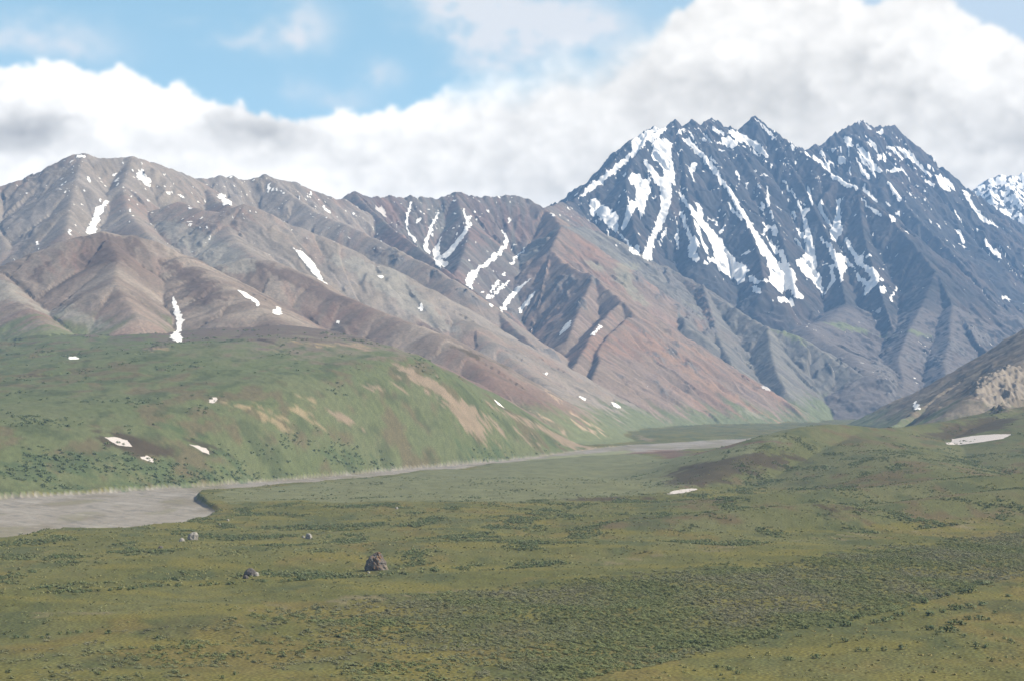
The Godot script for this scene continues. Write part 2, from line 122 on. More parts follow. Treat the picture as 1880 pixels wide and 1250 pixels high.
# ---------------------------------------------------------------- snow, read from the photograph
# each block: [origin x, origin y, scale, patches]; a patch is a run of x, y, half width
var peak_snow := [
	[1040, 200, 8.93, [
		[1450,340,90, 1330,400,110, 1250,470,130, 1180,560,110, 1150,640,80, 1120,720,45, 1030,800,60, 930,870,70, 830,950,70, 740,1040,80, 640,1110,80, 560,1180,90, 470,1240,90, 400,1300,80, 330,1370,60, 260,1430,50, 200,1480,30],
		[1620,310,60, 1540,390,60, 1440,470,70, 1380,530,40],
		[1590,560,175, 1600,640,130, 1570,720,150, 1600,800,130, 1640,900,110, 1680,1000,95, 1690,1100,95, 1690,1250,90],
		[1430,570,30, 1470,660,50, 1440,760,50, 1480,860,60],
		[1290,830,15, 1300,900,35, 1370,980,60, 1440,1050,60, 1500,1150,70, 1560,1250,80],
		[1130,1050,70, 1130,1130,110, 1140,1200,110, 1150,1260,100], [950,1070,20, 960,1110,20], [1350,1160,40, 1320,1200,60]]],
	[1060, 330, 7.81, [
		[1270,-10,130, 1265,80,95, 1270,200,80, 1270,300,75, 1265,400,65, 1240,480,70, 1210,560,70, 1170,640,60, 1150,720,50, 1100,780,60, 1060,860,45, 1050,940,55, 1020,1020,60, 1010,1100,65, 1000,1150,65, 1050,1165,20],
		[900,0,60, 930,60,70, 940,120,110, 950,200,110, 930,280,90, 910,350,70, 920,420,50, 925,500,40, 920,550,12],
		[850,300,50, 800,370,60, 740,480,50, 720,560,45, 700,620,45, 670,680,35, 650,740,20],
		[700,240,10, 740,290,14, 750,340,6], [680,130,8, 690,190,8],
		[290,280,40, 230,330,90, 280,390,110, 360,430,140, 420,480,150, 450,540,140, 480,600,110, 500,650,90, 540,700,55, 570,760,30, 610,800,8],
		[20,375,20, 80,355,30, 150,325,30],
		[190,430,30, 220,500,30, 250,540,15], [80,480,6, 160,570,8, 280,700,8], [110,460,10, 200,560,12, 290,650,8],
		[430,700,14, 440,780,12, 450,820,8], [540,930,20, 570,970,10], [605,915,15, 620,935,15],
		[630,780,12, 680,860,14, 740,930,30, 780,1010,30, 840,1070,45, 890,1100,30], [860,950,40, 860,1020,35, 860,1060,30], [870,705,12, 885,725,12],
		[1440,150,6, 1480,210,18, 1530,290,16, 1560,350,8], [1330,540,6, 1380,610,14], [1390,480,8, 1430,640,10, 1450,760,10], [1490,480,20, 1540,570,25, 1550,680,20], [1270,700,20, 1230,790,20, 1210,880,16, 1195,940,8], [1410,820,20, 1440,900,25, 1455,1000,10]]],
	[1220, 200, 8.93, [
		[310,460,20, 370,530,60, 400,550,70, 470,620,60, 540,700,60, 620,760,50, 680,840,50, 720,900,60, 790,960,70, 840,1020,60, 880,1100,50, 920,1170,40, 960,1250,45],
		[400,350,15, 430,420,12, 480,500,12, 530,590,10], [520,310,40, 600,360,25, 680,420,20, 720,490,20, 770,560,25],
		[850,575,60, 950,540,60], [1050,490,120, 1080,560,130, 1130,620,110, 1200,660,70], [790,290,15, 830,340,50, 880,390,90, 960,410,60],
		[1080,340,30, 1150,400,90, 1220,440,130, 1300,500,120, 1400,560,130, 1500,620,110, 1580,690,80, 1660,760,60, 1700,800,20],
		[1380,640,10, 1440,680,25, 1500,740,25, 1570,790,10], [1470,140,12, 1530,200,16, 1620,270,18, 1690,350,30, 1750,420,25, 1786,480,10],
		[500,890,50, 470,960,50, 430,1020,30, 450,1100,18, 490,1180,18, 515,1220,8], [330,1040,15, 380,1120,12, 415,1175,8],
		[980,815,15, 1000,850,15], [1170,1020,30, 1200,1090,25, 1250,1180,15], [1470,970,8, 1530,1080,12], [1360,1200,30, 1350,1230,20], [220,430,25, 280,370,25, 330,320,10],
		[640,480,30, 660,540,30], [740,780,30, 810,850,30, 850,890,25], [130,330,20, 190,270,14]]],
	[1240, 330, 8.93, [
		[740,-10,40, 800,80,50, 860,150,45, 920,240,45, 970,320,50, 1010,400,45, 1060,480,60, 1110,560,50, 1160,640,40, 1200,720,40, 1250,800,40, 1300,880,45, 1350,950,55, 1390,1050,60, 1440,1150,70, 1490,1250,70],
		[850,360,12, 900,430,18, 950,500,25, 1010,560,35, 1070,630,25, 1110,665,8], [1250,730,20, 1290,720,20], [720,230,8, 780,290,18],
		[950,110,60, 1060,90,50], [1180,60,25, 1165,150,10],
		[40,190,8, 100,250,30, 150,350,25, 200,430,25, 260,490,40, 320,560,60, 380,640,60, 440,700,80, 490,770,75, 540,840,65, 600,910,80, 650,960,110, 680,1040,105, 720,1120,105, 760,1200,120, 780,1250,125],
		[330,380,20, 390,450,45, 410,530,45, 420,600,50],
		[560,680,40, 640,645,35, 720,620,30, 800,590,25, 840,575,10], [610,820,12, 640,880,40, 720,865,30, 790,810,25, 850,775,8], [240,380,10, 310,460,12], [130,110,8, 180,170,12, 225,240,8],
		[90,540,20, 120,600,45, 150,690,35, 180,780,30, 210,860,25, 240,930,40, 280,1000,60, 320,1060,80, 300,1120,75, 260,1190,55],
		[310,660,12, 350,740,35, 380,820,35, 390,890,30, 430,980,25, 460,1060,30, 500,1130,35, 530,1220,25],
		[10,620,10, 30,750,12, 40,860,15, 30,950,25, 50,1050,15],
		[1340,40,10, 1380,110,15, 1420,150,8], [1510,80,14, 1515,170,18, 1520,300,22, 1530,400,35, 1530,460,20],
		[1410,360,14, 1450,450,25, 1465,490,8], [1390,460,10, 1430,530,12, 1460,590,6],
		[1560,500,20, 1590,600,14, 1600,690,14], [1430,680,12, 1480,740,35, 1510,790,30, 1470,850,20, 1420,910,10], [1580,740,70, 1620,800,60, 1640,870,45, 1660,940,20], [1680,1000,8, 1690,1110,8],
		[1520,970,15, 1560,1050,20, 1610,1130,30, 1670,1220,25], [1740,1160,40, 1750,1250,40], [1310,1135,10, 1250,1165,25, 1180,1200,35, 1110,1240,30]]],
	[1260, 440, 7.81, [
		[430,-10,90, 450,60,85, 480,130,100, 510,200,115, 540,260,130, 570,310,160, 640,360,205, 665,410,210, 680,450,185, 710,510,145, 750,560,100, 780,610,55, 760,640,20],
		[340,250,45, 370,310,50, 380,340,40], [280,330,50, 300,370,25],
		[100,0,60, 130,60,70, 110,120,85, 90,180,50, 110,240,70, 140,290,55, 140,340,15],
		[1040,-10,60, 1090,80,60, 1140,160,60, 1190,230,60, 1230,300,70, 1310,380,150, 1370,460,180, 1390,520,190, 1385,580,205, 1390,630,175, 1420,690,140, 1370,740,35, 1370,780,18],
		[1510,670,70, 1560,750,50, 1600,800,90, 1620,840,70, 1640,865,40], [1200,20,20, 1250,110,35, 1300,190,40], [1350,150,40, 1390,240,40, 1420,330,50, 1460,400,60],
		[920,520,40, 960,570,60, 1010,620,90, 1090,640,70, 1150,600,50], [980,680,40, 1010,730,60, 1040,780,35], [890,420,40, 880,480,20],
		[1400,830,100, 1420,870,115, 1450,920,100, 1560,950,20], [1220,845,20, 1270,900,30], [1580,910,25, 1590,930,25]]],
	[1420, 330, 7.81, [
		[130,10,25, 200,90,15, 270,190,12, 340,270,12], [120,160,14, 145,210,10], [490,90,12, 510,170,22, 530,250,20, 550,330,25, 565,380,15],
		[460,400,80, 455,450,62, 445,500,40, 450,550,22], [340,310,12, 370,370,20, 400,420,20], [400,310,12, 440,360,20],
		[450,550,35, 460,640,38, 480,700,40, 500,760,45, 520,830,45, 520,900,50, 530,960,70, 530,1020,75, 530,1080,80, 520,1130,100, 480,1180,150, 480,1250,150],
		[290,440,30, 300,510,25, 320,580,15], [350,680,25, 390,750,40, 440,830,30, 480,890,20], [310,830,15, 350,890,25, 390,950,20, 450,1020,15],
		[690,350,40, 670,400,40, 690,440,30, 710,490,22, 740,540,15, 790,610,18, 850,690,18],
		[950,270,50, 940,330,22, 935,420,28, 935,500,35, 925,590,50, 920,660,60, 905,730,95, 900,780,80, 880,830,45, 850,890,25, 825,935,8],
		[680,830,20, 730,890,35, 780,920,35, 820,980,40, 850,1040,50, 880,1100,55, 920,1150,60, 950,1200,70, 960,1250,80], [950,1060,40, 1030,1140,60, 1080,1170,35],
		[1040,820,25, 1060,880,35, 1090,950,40, 1130,1020,35, 1170,1080,30, 1220,1130,60, 1240,1190,60, 1260,1240,60],
		[1540,1060,20, 1460,1090,40, 1390,1110,50, 1320,1130,50], [1310,1030,20, 1290,1070,20],
		[940,10,30, 1010,50,50, 1080,95,60, 1160,130,60, 1210,160,20], [1300,100,20, 1310,170,30, 1380,230,60, 1440,280,45, 1490,320,25], [1620,320,20, 1660,360,25, 1690,385,10],
		[1250,250,8, 1320,320,12, 1370,390,16, 1400,410,25, 1460,460,50, 1520,510,35, 1550,540,10], [1720,570,45, 1710,620,25], [1640,30,20, 1700,110,25, 1760,200,30, 1800,260,45, 1820,310,25]]],
	[1400, 190, 3.906, [[210,300,15, 270,350,40, 340,370,25, 400,410,25, 460,470,30, 520,530,30, 590,570,40, 650,605,35]]],
	[1460, 470, 7.81, [
		[170,-10,60, 190,50,130, 170,100,140, 190,150,115, 190,200,105, 240,250,120, 270,300,115, 280,350,105, 330,400,55, 350,450,40, 390,500,25, 415,560,10],
		[360,85,12, 410,130,20, 470,130,25], [520,120,40, 530,180,35, 520,250,15, 550,320,40, 540,380,30, 490,450,25, 460,500,20, 430,550,10],
		[540,-10,40, 620,40,60, 640,100,70, 660,160,90, 690,220,50, 670,280,25, 660,340,30, 660,400,10], [740,80,40, 800,130,50, 850,170,40], [850,210,25, 900,260,25, 940,320,60, 990,380,60, 1040,430,50],
		[930,-10,70, 930,60,45, 950,110,50, 1010,160,60, 1080,210,80, 1130,260,80, 1150,320,60, 1130,380,80, 1080,440,70, 1050,490,50, 1020,540,35, 1000,590,8],
		[1180,205,50, 1250,200,35, 1310,185,10], [1210,360,60, 1270,330,15], [1260,450,40, 1270,510,45, 1260,560,25], [1340,480,40, 1380,460,15], [1470,470,20, 1420,520,25, 1390,580,15, 1360,630,12],
		[1380,665,25, 1410,655,15], [1490,610,20, 1510,600,12]]],
	[1640, 300, 7.81, [
		[290,60,15, 370,140,14, 440,200,12, 520,260,14, 600,330,12], [380,20,30, 440,90,30, 520,150,30, 570,210,15], [620,170,35, 690,260,50, 740,330,60, 800,400,40], [700,190,40, 770,240,50, 830,310,40, 870,370,20],
		[1030,380,40, 1060,440,40, 1080,510,30, 1130,590,25, 1180,660,30, 1240,740,45, 1320,810,50, 1420,870,50, 1500,920,30],
		[890,690,12, 940,760,25, 980,830,15], [540,820,18, 550,860,18], [640,860,15, 680,940,15], [920,950,35, 960,1000,40, 990,1080,25, 1020,1160,20],
		[1300,1110,15, 1380,1190,40, 1450,1250,60, 1500,1310,50, 1540,1370,20], [60,470,15, 110,560,25]]],
	[1480, 200, 7.81, [
		[830,180,12, 900,260,20, 970,330,25, 1040,345,60, 1090,310,50], [1090,290,30, 1100,370,20],
		[760,560,20, 830,620,50, 880,690,60, 920,770,60, 980,830,60, 1040,890,55, 1090,930,30], [740,620,15, 800,720,20, 870,810,20, 930,870,20, 990,950,20, 1030,990,8],
		[820,370,15, 890,420,25, 960,480,25, 1000,550,25, 1020,620,20], [880,450,12, 930,540,15, 980,610,12], [720,710,10, 770,810,20, 830,900,35, 880,960,45, 900,1010,15],
		[1130,490,20, 1200,550,40, 1280,620,35, 1360,690,25, 1430,750,10], [1300,540,30, 1380,580,60, 1440,630,70, 1500,690,60, 1570,760,50, 1630,810,30, 1680,840,10],
		[1530,850,10, 1600,920,20, 1690,980,20, 1770,1060,15, 1850,1130,10], [1330,840,60, 1260,890,110, 1150,900,50], [1130,650,30, 1130,760,20], [1050,640,30, 1060,740,30],
		[620,400,50, 600,480,50, 650,540,60], [420,560,40, 390,630,30], [520,740,70, 510,800,40], [220,620,30, 250,680,20], [1160,1040,20, 1210,1100,25, 1270,1180,35, 1310,1250,40], [840,1090,20, 830,1130,20], [840,1180,20, 900,1240,60]]],
]
# single patches: [name of the block, origin, scale, label, patches]
var lone_snow := [
	[1040, 200, 1.0, "", []],
	[100, 270, 6.945, "small white snow patch among the stones high on the brown scree mountain", [
		[330,110,65, 330,150,60], [220,165,18, 205,195,8], [400,345,10, 430,410,22, 450,460,8], [585,370,12, 570,440,15], [605,410,10, 600,455,8], [770,340,25, 750,390,15], [810,395,15, 770,450,28], [800,470,12, 795,500,10], [1220,490,22, 1222,515,15], [1300,490,20, 1310,515,15], [1450,580,30, 1440,620,30], [1580,620,30, 1640,650,25],
		[595,640,12, 570,710,10], [175,970,10, 180,1050,15, 195,1130,20, 210,1200,20], [955,800,14, 970,845,14], [1000,850,12, 985,910,14], [975,550,12, 975,580,12], [960,625,14, 958,645,10], [950,945,12, 948,965,10], [885,500,12, 870,530,10], [640,490,14, 642,512,12], [1205,690,20, 1190,730,12], [1350,700,18, 1385,718,12], [95,395,12, 85,430,12], [75,470,22, 70,520,18], [130,450,12, 125,480,14], [120,575,9, 122,605,9], [160,625,12, 148,642,10], [1090,200,10, 1105,235,12]]],
	[330, 300, 5.875, "small white snow patch below the crest of the brown scree mountain", [
		[960,220,12, 962,260,14, 955,315,10], [998,260,12, 1004,300,12], [1045,275,15, 1042,305,12], [1080,295,10, 1086,315,10], [1115,318,10, 1125,332,8], [1318,235,12, 1350,275,12], [1410,310,10, 1408,345,14], [1365,345,14, 1385,375,14], [1425,450,18, 1460,475,16], [1545,450,12, 1560,480,15, 1590,520,28, 1605,540,8], [555,145,18, 552,165,14], [582,240,10, 587,260,10], [660,222,12, 672,220,10], [205,415,18, 190,435,16], [100,480,18, 105,500,18], [110,630,30, 95,645,30], [110,665,28, 100,680,20], [30,595,20, 25,608,16], [1500,395,10, 1505,410,8], [1555,412,14, 1570,425,10], [1215,715,10, 1208,728,8], [1355,815,9, 1365,830,8], [1225,905,16, 1240,930,14], [1298,912,8, 1305,930,8]]],
	[640, 340, 6.945, "small white snow patch on the dark ridge with the cirque", [
		[30,255,16, 50,275,14], [58,360,12, 66,385,10], [110,280,6, 150,350,6], [170,290,8, 190,340,6], [170,400,6, 195,460,8], [1070,610,10, 1060,650,12], [1330,185,30, 1375,210,15], [350,625,12, 375,675,12], [400,1155,18, 445,1205,14], [1130,318,10, 1128,338,8], [915,340,10, 925,360,8], [1615,345,12, 1600,360,10], [1710,360,12, 1690,380,12], [1630,428,10, 1605,450,10], [1790,315,14, 1770,345,10], [1570,490,14, 1550,520,14], [1560,400,10, 1530,430,14], [850,290,8, 860,300,8], [1020,320,8, 1025,332,8]]],
	[820, 380, 5.207, "white snow streak on the shaded left flank of the rocky spur", [
		[710,550,6, 660,620,10, 600,690,12, 540,750,14, 490,800,14, 440,850,20, 390,890,20], [560,630,14, 530,660,10], [510,700,10, 470,760,15, 420,820,15], [620,710,6, 540,780,8, 480,840,10, 420,890,8], [330,825,30, 350,810,15], [370,885,14, 370,930,14, 400,965,10], [430,935,25, 432,965,20],
		[1470,1140,15, 1430,1190,20, 1390,1240,20]]],
	[820, 380, 5.207, "small white snow patch beside the curved gully", [[610,95,10, 590,160,8, 560,220,8, 540,250,8], [660,360,12, 600,410,12], [1000,60,14, 1040,95,12], [1165,10,12, 1175,30,12]]],
	[1460, 470, 7.81, "small white snow patch lying alone on the grey scree under the snowy mountain", [
		[360,785,42, 360,805,38], [1200,755,20, 1195,800,45, 1190,825,25], [1365,930,18, 1355,955,18], [200,990,12, 150,1045,12], [690,1088,25, 705,1100,20]]],
]
# patches with a look of their own: [label, origin x, origin y, scale, patch]
var named_snow := [
	["narrow snow gully curving down from the rock tooth on the cirque crest", 640, 340, 6.945, [800,220,14, 785,280,16, 760,340,20, 745,400,20, 740,470,20, 735,540,14, 750,600,14, 790,650,25, 830,690,25, 860,740,12]],
	["thin broken snow streak between the two longest gullies of the cirque", 640, 340, 6.945, [900,420,25, 880,470,20, 860,520,10, 810,590,8, 790,630,6]],
	["notched snow gully under the flat part of the cirque crest", 640, 340, 6.945, [1170,320,14, 1130,390,12, 1090,450,18, 1060,520,16, 1040,580,18, 1020,640,22, 1000,690,30, 985,740,30, 975,800,35, 1010,850,30, 1040,890,20]],
	["short snow gully spreading into the floor of the cirque", 640, 340, 6.945, [1180,580,8, 1175,680,14, 1150,740,18, 1130,790,30, 1110,840,50, 1130,890,50, 1140,950,50, 1200,980,70, 1230,1030,40]],
	["forked snow gully slanting down to the floor of the cirque", 640, 340, 6.945, [1510,270,8, 1465,330,6, 1480,380,18, 1510,430,25, 1515,480,20, 1530,530,20, 1490,590,28, 1440,660,30, 1390,730,35, 1340,790,38, 1290,850,45, 1240,900,55, 1200,940,50]],
	["long tapering snow streak on the shaded left flank of the rocky spur", 820, 380, 5.207, [800,690,8, 740,740,16, 680,790,30, 630,840,35, 590,890,35, 560,940,30, 520,990,15, 480,1030,12]],
	["spoon shaped snow streak beside dark crags on the rocky spur", 820, 380, 5.207, [905,765,8, 850,820,14, 790,880,18, 760,930,35, 710,970,30, 710,1010,18, 690,1060,10, 675,1080,5]],
	["slim leaf shaped snow patch low on the shaded flank of the rocky spur", 820, 380, 5.207, [1185,1095,12, 1150,1140,30, 1120,1190,30, 1090,1230,15]],
	["thin snow streak near the rounded top of the rocky spur", 820, 380, 5.207, [820,350,8, 760,400,14, 700,450,18, 650,500,16, 610,550,12, 595,570,5]],
	["thin white cornice of snow on the summit saddle of the brown scree mountain", 100, 270, 6.945, [690,138,150, 640,165,80]],
	["ragged white snow field beside the dark shaded shoulder of the brown scree mountain", 100, 270, 6.945, [1120,290,20, 1080,340,40, 1110,380,70, 1150,420,75, 1170,460,55, 1180,490,25]],
	["broad white snow tongue running down behind the dark foothill", 100, 270, 6.945, [670,690,20, 630,740,40, 580,760,60, 560,820,60, 540,880,55, 520,940,50, 490,1000,45, 470,1060,60, 450,1110,60, 420,1150,40]],
	["square white snow field in the hollow behind the rounded shoulder", 330, 300, 5.875, [490,320,12, 440,350,30, 480,390,70, 510,430,60, 515,465,45]],
	["pale triangular snow field below the pointed summit of the cirque ridge", 640, 340, 6.945, [380,265,50, 390,300,55, 420,340,50, 450,380,25, 490,420,8]],
	["white snow bed filling the floor of the cirque", 640, 340, 6.945, [1110,960,30, 1130,990,35, 1170,1030,45, 1230,1080,50, 1300,1120,55, 1360,1150,40, 1370,1180,25]],
	["long curved white snow gully swelling at its lower end", 820, 380, 5.207, [520,225,12, 560,270,16, 570,310,16, 570,350,24, 540,400,30, 500,440,35, 450,490,35, 390,540,35, 320,590,40, 260,630,50, 230,680,45, 215,730,35, 230,780,20, 250,800,6]],
	["crooked white snow strip hanging down the brown foothill", 0, 250, 2.976, [940,880,5, 955,930,14, 970,980,22, 985,1010,22, 975,1050,16, 960,1075,14, 960,1100,35, 975,1125,20]],
	["bent white snow strip below the dark foothill bluff", 0, 250, 2.976, [1300,845,10, 1340,870,18, 1390,900,18, 1408,930,10]],
	["small forked snow patch on the brown foothill slope", 0, 250, 2.976, [1520,935,14, 1510,965,28, 1530,980,12]],
	["round snow dot on the reddish foothill slope", 0, 250, 2.976, [1842,1008,10, 1845,1030,15]],
	["slanting white snow bank on the rounded scree shoulder", 0, 250, 2.976, [1605,612,5, 1640,640,18, 1680,690,28, 1720,740,28, 1750,780,15, 1780,815,10]],
	["small white snow patch in the hollow behind the green hill", 0, 250, 2.976, [395,1203,22, 405,1220,28]],
	["thin white snow strip at the reddish left edge of the foothill", 0, 250, 2.976, [195,578,6, 210,600,10, 228,628,8]],
	["lone oval snow patch in the middle of the scree slope", 620, 320, 2.976, [450,708,8, 455,730,16, 460,752,8]],
	["tiny snow patch high on the banded scree slope", 620, 320, 2.976, [228,555,12, 245,575,10]],
	["tiny snow patch on the floor of the side valley", 620, 320, 2.976, [1125,1090,8, 1138,1082,10]],
	["low snow bank at the foot of the rocky spur", 620, 320, 2.976, [1330,1216,14, 1338,1228,20]],
	["white snow bank beside a dark rock at the foot of the tan scree fan", 620, 600, 2.976, [1505,415,8, 1525,435,18, 1545,448,10]],
	["slim white snow streak on the lower tan scree slope", 620, 600, 2.976, [853,395,4, 880,420,10, 905,442,5]],
	["large pale snow patch in a dark hollow of the green hillside", 0, 600, 2.976, [590,600,25, 640,620,50, 670,640,45, 710,655,15]],
	["small pale snow patch below the large one on the green hillside", 0, 600, 2.976, [785,705,22, 805,720,35, 825,735,15]],
	["narrow pale snow strip in the shrubby gully of the green hillside", 0, 600, 2.976, [1050,642,20, 1100,665,25, 1130,690,18, 1150,702,8]],
	["small pale snow patch above the yellow bare ground on the green hillside", 0, 600, 2.976, [1178,386,10, 1160,405,25, 1150,416,15]],
	["wide flat pale snow bank on the dark side of the grassy hill", 0, 0, 1.0, [1845,797,16, 1820,800,35, 1795,806,45, 1770,812,32, 1748,816,12]],
	["low grey snow strip at the end of the grassy hill by the valley floor", 0, 0, 1.0, [1270,897,10, 1250,902,20, 1230,907,10]],
	["small bright snow wedge behind the slope of the cliff hill", 0, 0, 1.0, [1680,738,3, 1683,745,6, 1685,751,4]],
	["pale snow patch under the far crags beside the green slope", 0, 0, 1.0, [1403,709,6, 1411,716,7]],
	["white snow scrap near the edge of the snowy mountain's lower cliffs", 0, 0, 1.0, [1843,543,4, 1850,551,8]],
]

# bare ground, scree and outcrops of darker rock seen as patches of their own colour, brown being heath with some painted shade; crags also stand proud of the slope: [colour, origin x, origin y, scale, patches]
var stains := [
	["ochre", 0, 600, 2.976, [[1210,425,40, 1270,432,50, 1340,430,60, 1420,442,30], [1370,478,20, 1420,500,40, 1470,535,20], [1470,470,20, 1510,500,40, 1560,545,18], [1670,385,20, 1720,415,30], [1640,458,6, 1700,512,6], [860,118,35, 880,124,25], [1640,88,90, 1760,100,80]]],
	["tan", 620, 600, 2.976, [[170,308,20, 200,325,40, 235,348,20], [300,300,20, 330,318,30, 360,338,15], [350,210,20, 400,250,50, 450,290,60, 520,330,60, 570,365,40, 640,395,30, 700,430,30, 760,470,40, 820,520,40, 880,555,25], [620,400,20, 650,430,50, 690,490,60, 730,540,65, 780,590,60, 830,625,30], [5,470,15, 30,500,30, 60,525,15], [100,515,10, 170,555,8],
		[850,435,12, 900,460,20, 960,490,22, 1060,530,25, 1150,570,28, 1230,610,50, 1300,650,60, 1370,665,40], [1140,350,12, 1200,400,10, 1260,440,10, 1340,510,9, 1430,560,9], [1090,480,10, 1180,540,10, 1250,575,10], [1290,520,10, 1370,560,25, 1440,590,25], [900,550,8, 1000,600,10, 1100,635,8], [60,90,60, 110,110,40, 160,128,25], [1650,590,10, 1700,620,20]]],
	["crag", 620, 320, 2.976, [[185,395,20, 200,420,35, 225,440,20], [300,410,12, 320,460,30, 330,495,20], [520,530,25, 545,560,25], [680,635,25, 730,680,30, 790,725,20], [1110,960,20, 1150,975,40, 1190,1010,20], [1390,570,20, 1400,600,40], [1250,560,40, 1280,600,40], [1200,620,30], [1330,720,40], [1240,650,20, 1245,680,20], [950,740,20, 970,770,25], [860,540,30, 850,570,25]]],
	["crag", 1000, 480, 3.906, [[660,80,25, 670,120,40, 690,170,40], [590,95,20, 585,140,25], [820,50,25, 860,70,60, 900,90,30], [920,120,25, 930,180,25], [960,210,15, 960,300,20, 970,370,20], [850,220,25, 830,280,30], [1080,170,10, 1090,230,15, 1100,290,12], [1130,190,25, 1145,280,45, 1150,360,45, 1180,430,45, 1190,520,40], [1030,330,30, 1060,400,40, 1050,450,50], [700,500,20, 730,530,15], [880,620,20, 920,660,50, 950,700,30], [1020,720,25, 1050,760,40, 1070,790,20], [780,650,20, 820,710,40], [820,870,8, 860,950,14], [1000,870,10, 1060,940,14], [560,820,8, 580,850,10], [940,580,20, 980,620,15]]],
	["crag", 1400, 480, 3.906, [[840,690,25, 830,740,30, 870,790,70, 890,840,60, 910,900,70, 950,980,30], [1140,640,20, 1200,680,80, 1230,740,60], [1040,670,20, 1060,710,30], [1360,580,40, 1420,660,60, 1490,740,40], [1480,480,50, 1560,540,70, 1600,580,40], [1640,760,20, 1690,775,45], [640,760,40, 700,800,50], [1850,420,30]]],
	["bluff", 0, 239, 2.0, [[590,480,10, 620,490,35, 660,510,60, 700,540,50, 740,580,50, 780,640,60], [880,480,10, 920,490,40, 980,505,60, 1050,530,60, 1120,560,60, 1200,600,60, 1290,640,60], [380,385,30, 440,395,60, 420,450,80, 360,500,80], [150,500,20, 130,560,20], [1380,430,20, 1400,460,10], [1560,700,40, 1620,740,50, 1700,800,40, 1760,860,40]]],
	["greyscree", 0, 239, 2.0, [[620,340,60, 700,400,90, 800,450,90, 880,520,60], [1250,470,60, 1400,540,90, 1520,640,60, 1640,740,50, 1750,830,40, 1860,900,30], [0,560,50, 40,620,60, 180,650,60, 300,700,60, 380,730,50]]],
	["palecliff", 1400, 480, 3.906, [[1870,760,20, 1780,810,110, 1700,850,140, 1640,900,160, 1640,950,150, 1690,1000,140, 1700,1050,110, 1690,1085,70], [1860,860,40, 1840,950,60, 1830,1020,60]]],
	["orange", 1000, 480, 3.906, [[640,370,12, 740,440,14, 850,520,16, 980,590,20, 1100,660,25, 1230,730,25], [700,560,20, 820,640,30, 960,740,40, 1100,840,40, 1250,930,30, 1400,1010,30, 1560,1090,25, 1700,1160,20], [560,500,25, 640,560,30, 760,650,30], [480,200,12, 560,270,12], [1060,170,8, 1120,260,10, 1160,350,12, 1190,430,25], [130,10,8, 200,50,12, 260,90,10], [1600,1200,20, 1650,1230,30]]],
	["sage", 1000, 480, 3.906, [[620,0,60, 560,60,60, 560,140,60, 620,220,60, 700,320,60], [1640,490,20, 1720,510,50, 1800,545,50], [330,0,60, 400,60,50], [1050,1180,60, 1200,1180,80], [1440,1080,60, 1520,1110,60]]],
	["moss", 1400, 480, 3.906, [[100,495,20, 180,515,60, 260,550,50, 320,590,30], [480,440,60, 600,470,80, 700,500,60], [840,510,60, 920,530,60], [1080,510,60, 1160,530,50]]],
	["terrace", 0, 0, 1.0, [[1400,816,40, 1280,826,130, 1200,838,190, 1130,852,230, 1050,868,290, 950,884,350, 830,898,410, 775,912,370, 700,921,260]]],
	["trail", 0, 0, 1.0, [[1880,957,14, 1780,964,16, 1700,972,12], [1640,977,12, 1560,985,14, 1480,992,12], [1360,1002,12, 1280,1010,14, 1200,1018,12], [1140,1027,10, 1090,1031,8], [480,1119,14, 560,1108,16, 640,1102,18, 740,1092,16, 820,1082,10], [110,1128,14, 190,1125,16]]],
	["redbank", 0, 0, 1.0, [[1440,811,14, 1400,814,30, 1340,817,30, 1280,821,30, 1220,825,30], [1210,828,30, 1160,833,20], [1260,893,20, 1285,887,10]]],
	["brown", 0, 0, 1.0, [[1425,832,30, 1390,842,60, 1350,854,90, 1315,866,85, 1285,878,60, 1255,892,30], [1450,928,50, 1560,938,40], [190,792,20, 215,806,35, 250,822,40, 280,836,30], [330,800,15, 370,815,25, 395,830,15], [1150,912,60, 1060,918,50], [1840,765,30, 1790,785,60, 1730,800,40], [1440,848,30, 1480,838,30], [30,690,70, 110,686,40], [215,790,10, 240,805,20, 270,822,30, 300,832,25], [860,640,30, 900,660,30]]],  # brown heath; shade of the grassy hill's left slope is painted in as well
	["thicket", 0, 0, 1.0, [[280,775,8, 320,790,12, 360,805,14, 400,825,14, 440,850,14, 465,868,12], [90,835,40, 130,855,50, 190,870,60], [30,850,30, 60,880,40], [230,840,30, 280,855,50, 330,870,50], [150,895,60, 250,890,60, 350,880,60, 430,872,40], [600,830,20, 640,845,40, 690,855,30], [880,830,30, 930,838,30]]],
]

# ---------------------------------------------------------------- terrain
var row_d := PackedFloat32Array()
var n_rows := 0
var seg := []                    # per segment a PackedFloat32Array
var sg_ax := PackedFloat32Array(); var sg_az := PackedFloat32Array(); var sg_ay := PackedFloat32Array()
var sg_dx := PackedFloat32Array(); var sg_dz := PackedFloat32Array(); var sg_dy := PackedFloat32Array()
var sg_i2 := PackedFloat32Array(); var sg_len := PackedFloat32Array(); var sg_s0 := PackedFloat32Array()
var sg_sl := PackedFloat32Array(); var sg_sr := PackedFloat32Array(); var sg_run := PackedFloat32Array()
var sg_top := PackedFloat32Array(); var sg_jag := PackedFloat32Array(); var sg_rib := PackedFloat32Array()
var sg_m := PackedInt32Array()
var sg_fa := PackedFloat32Array(); var sg_fb := PackedFloat32Array()   # the fall line, along and across the ridge
const TILE := 100.0
const TX := 70
const TZ := 120
var tiles := []
var river_poly := PackedVector2Array()
var far_bank := PackedVector2Array()
var g_h := []; var g_s := []; var g_dist := []; var g_m := []; var g_river := []

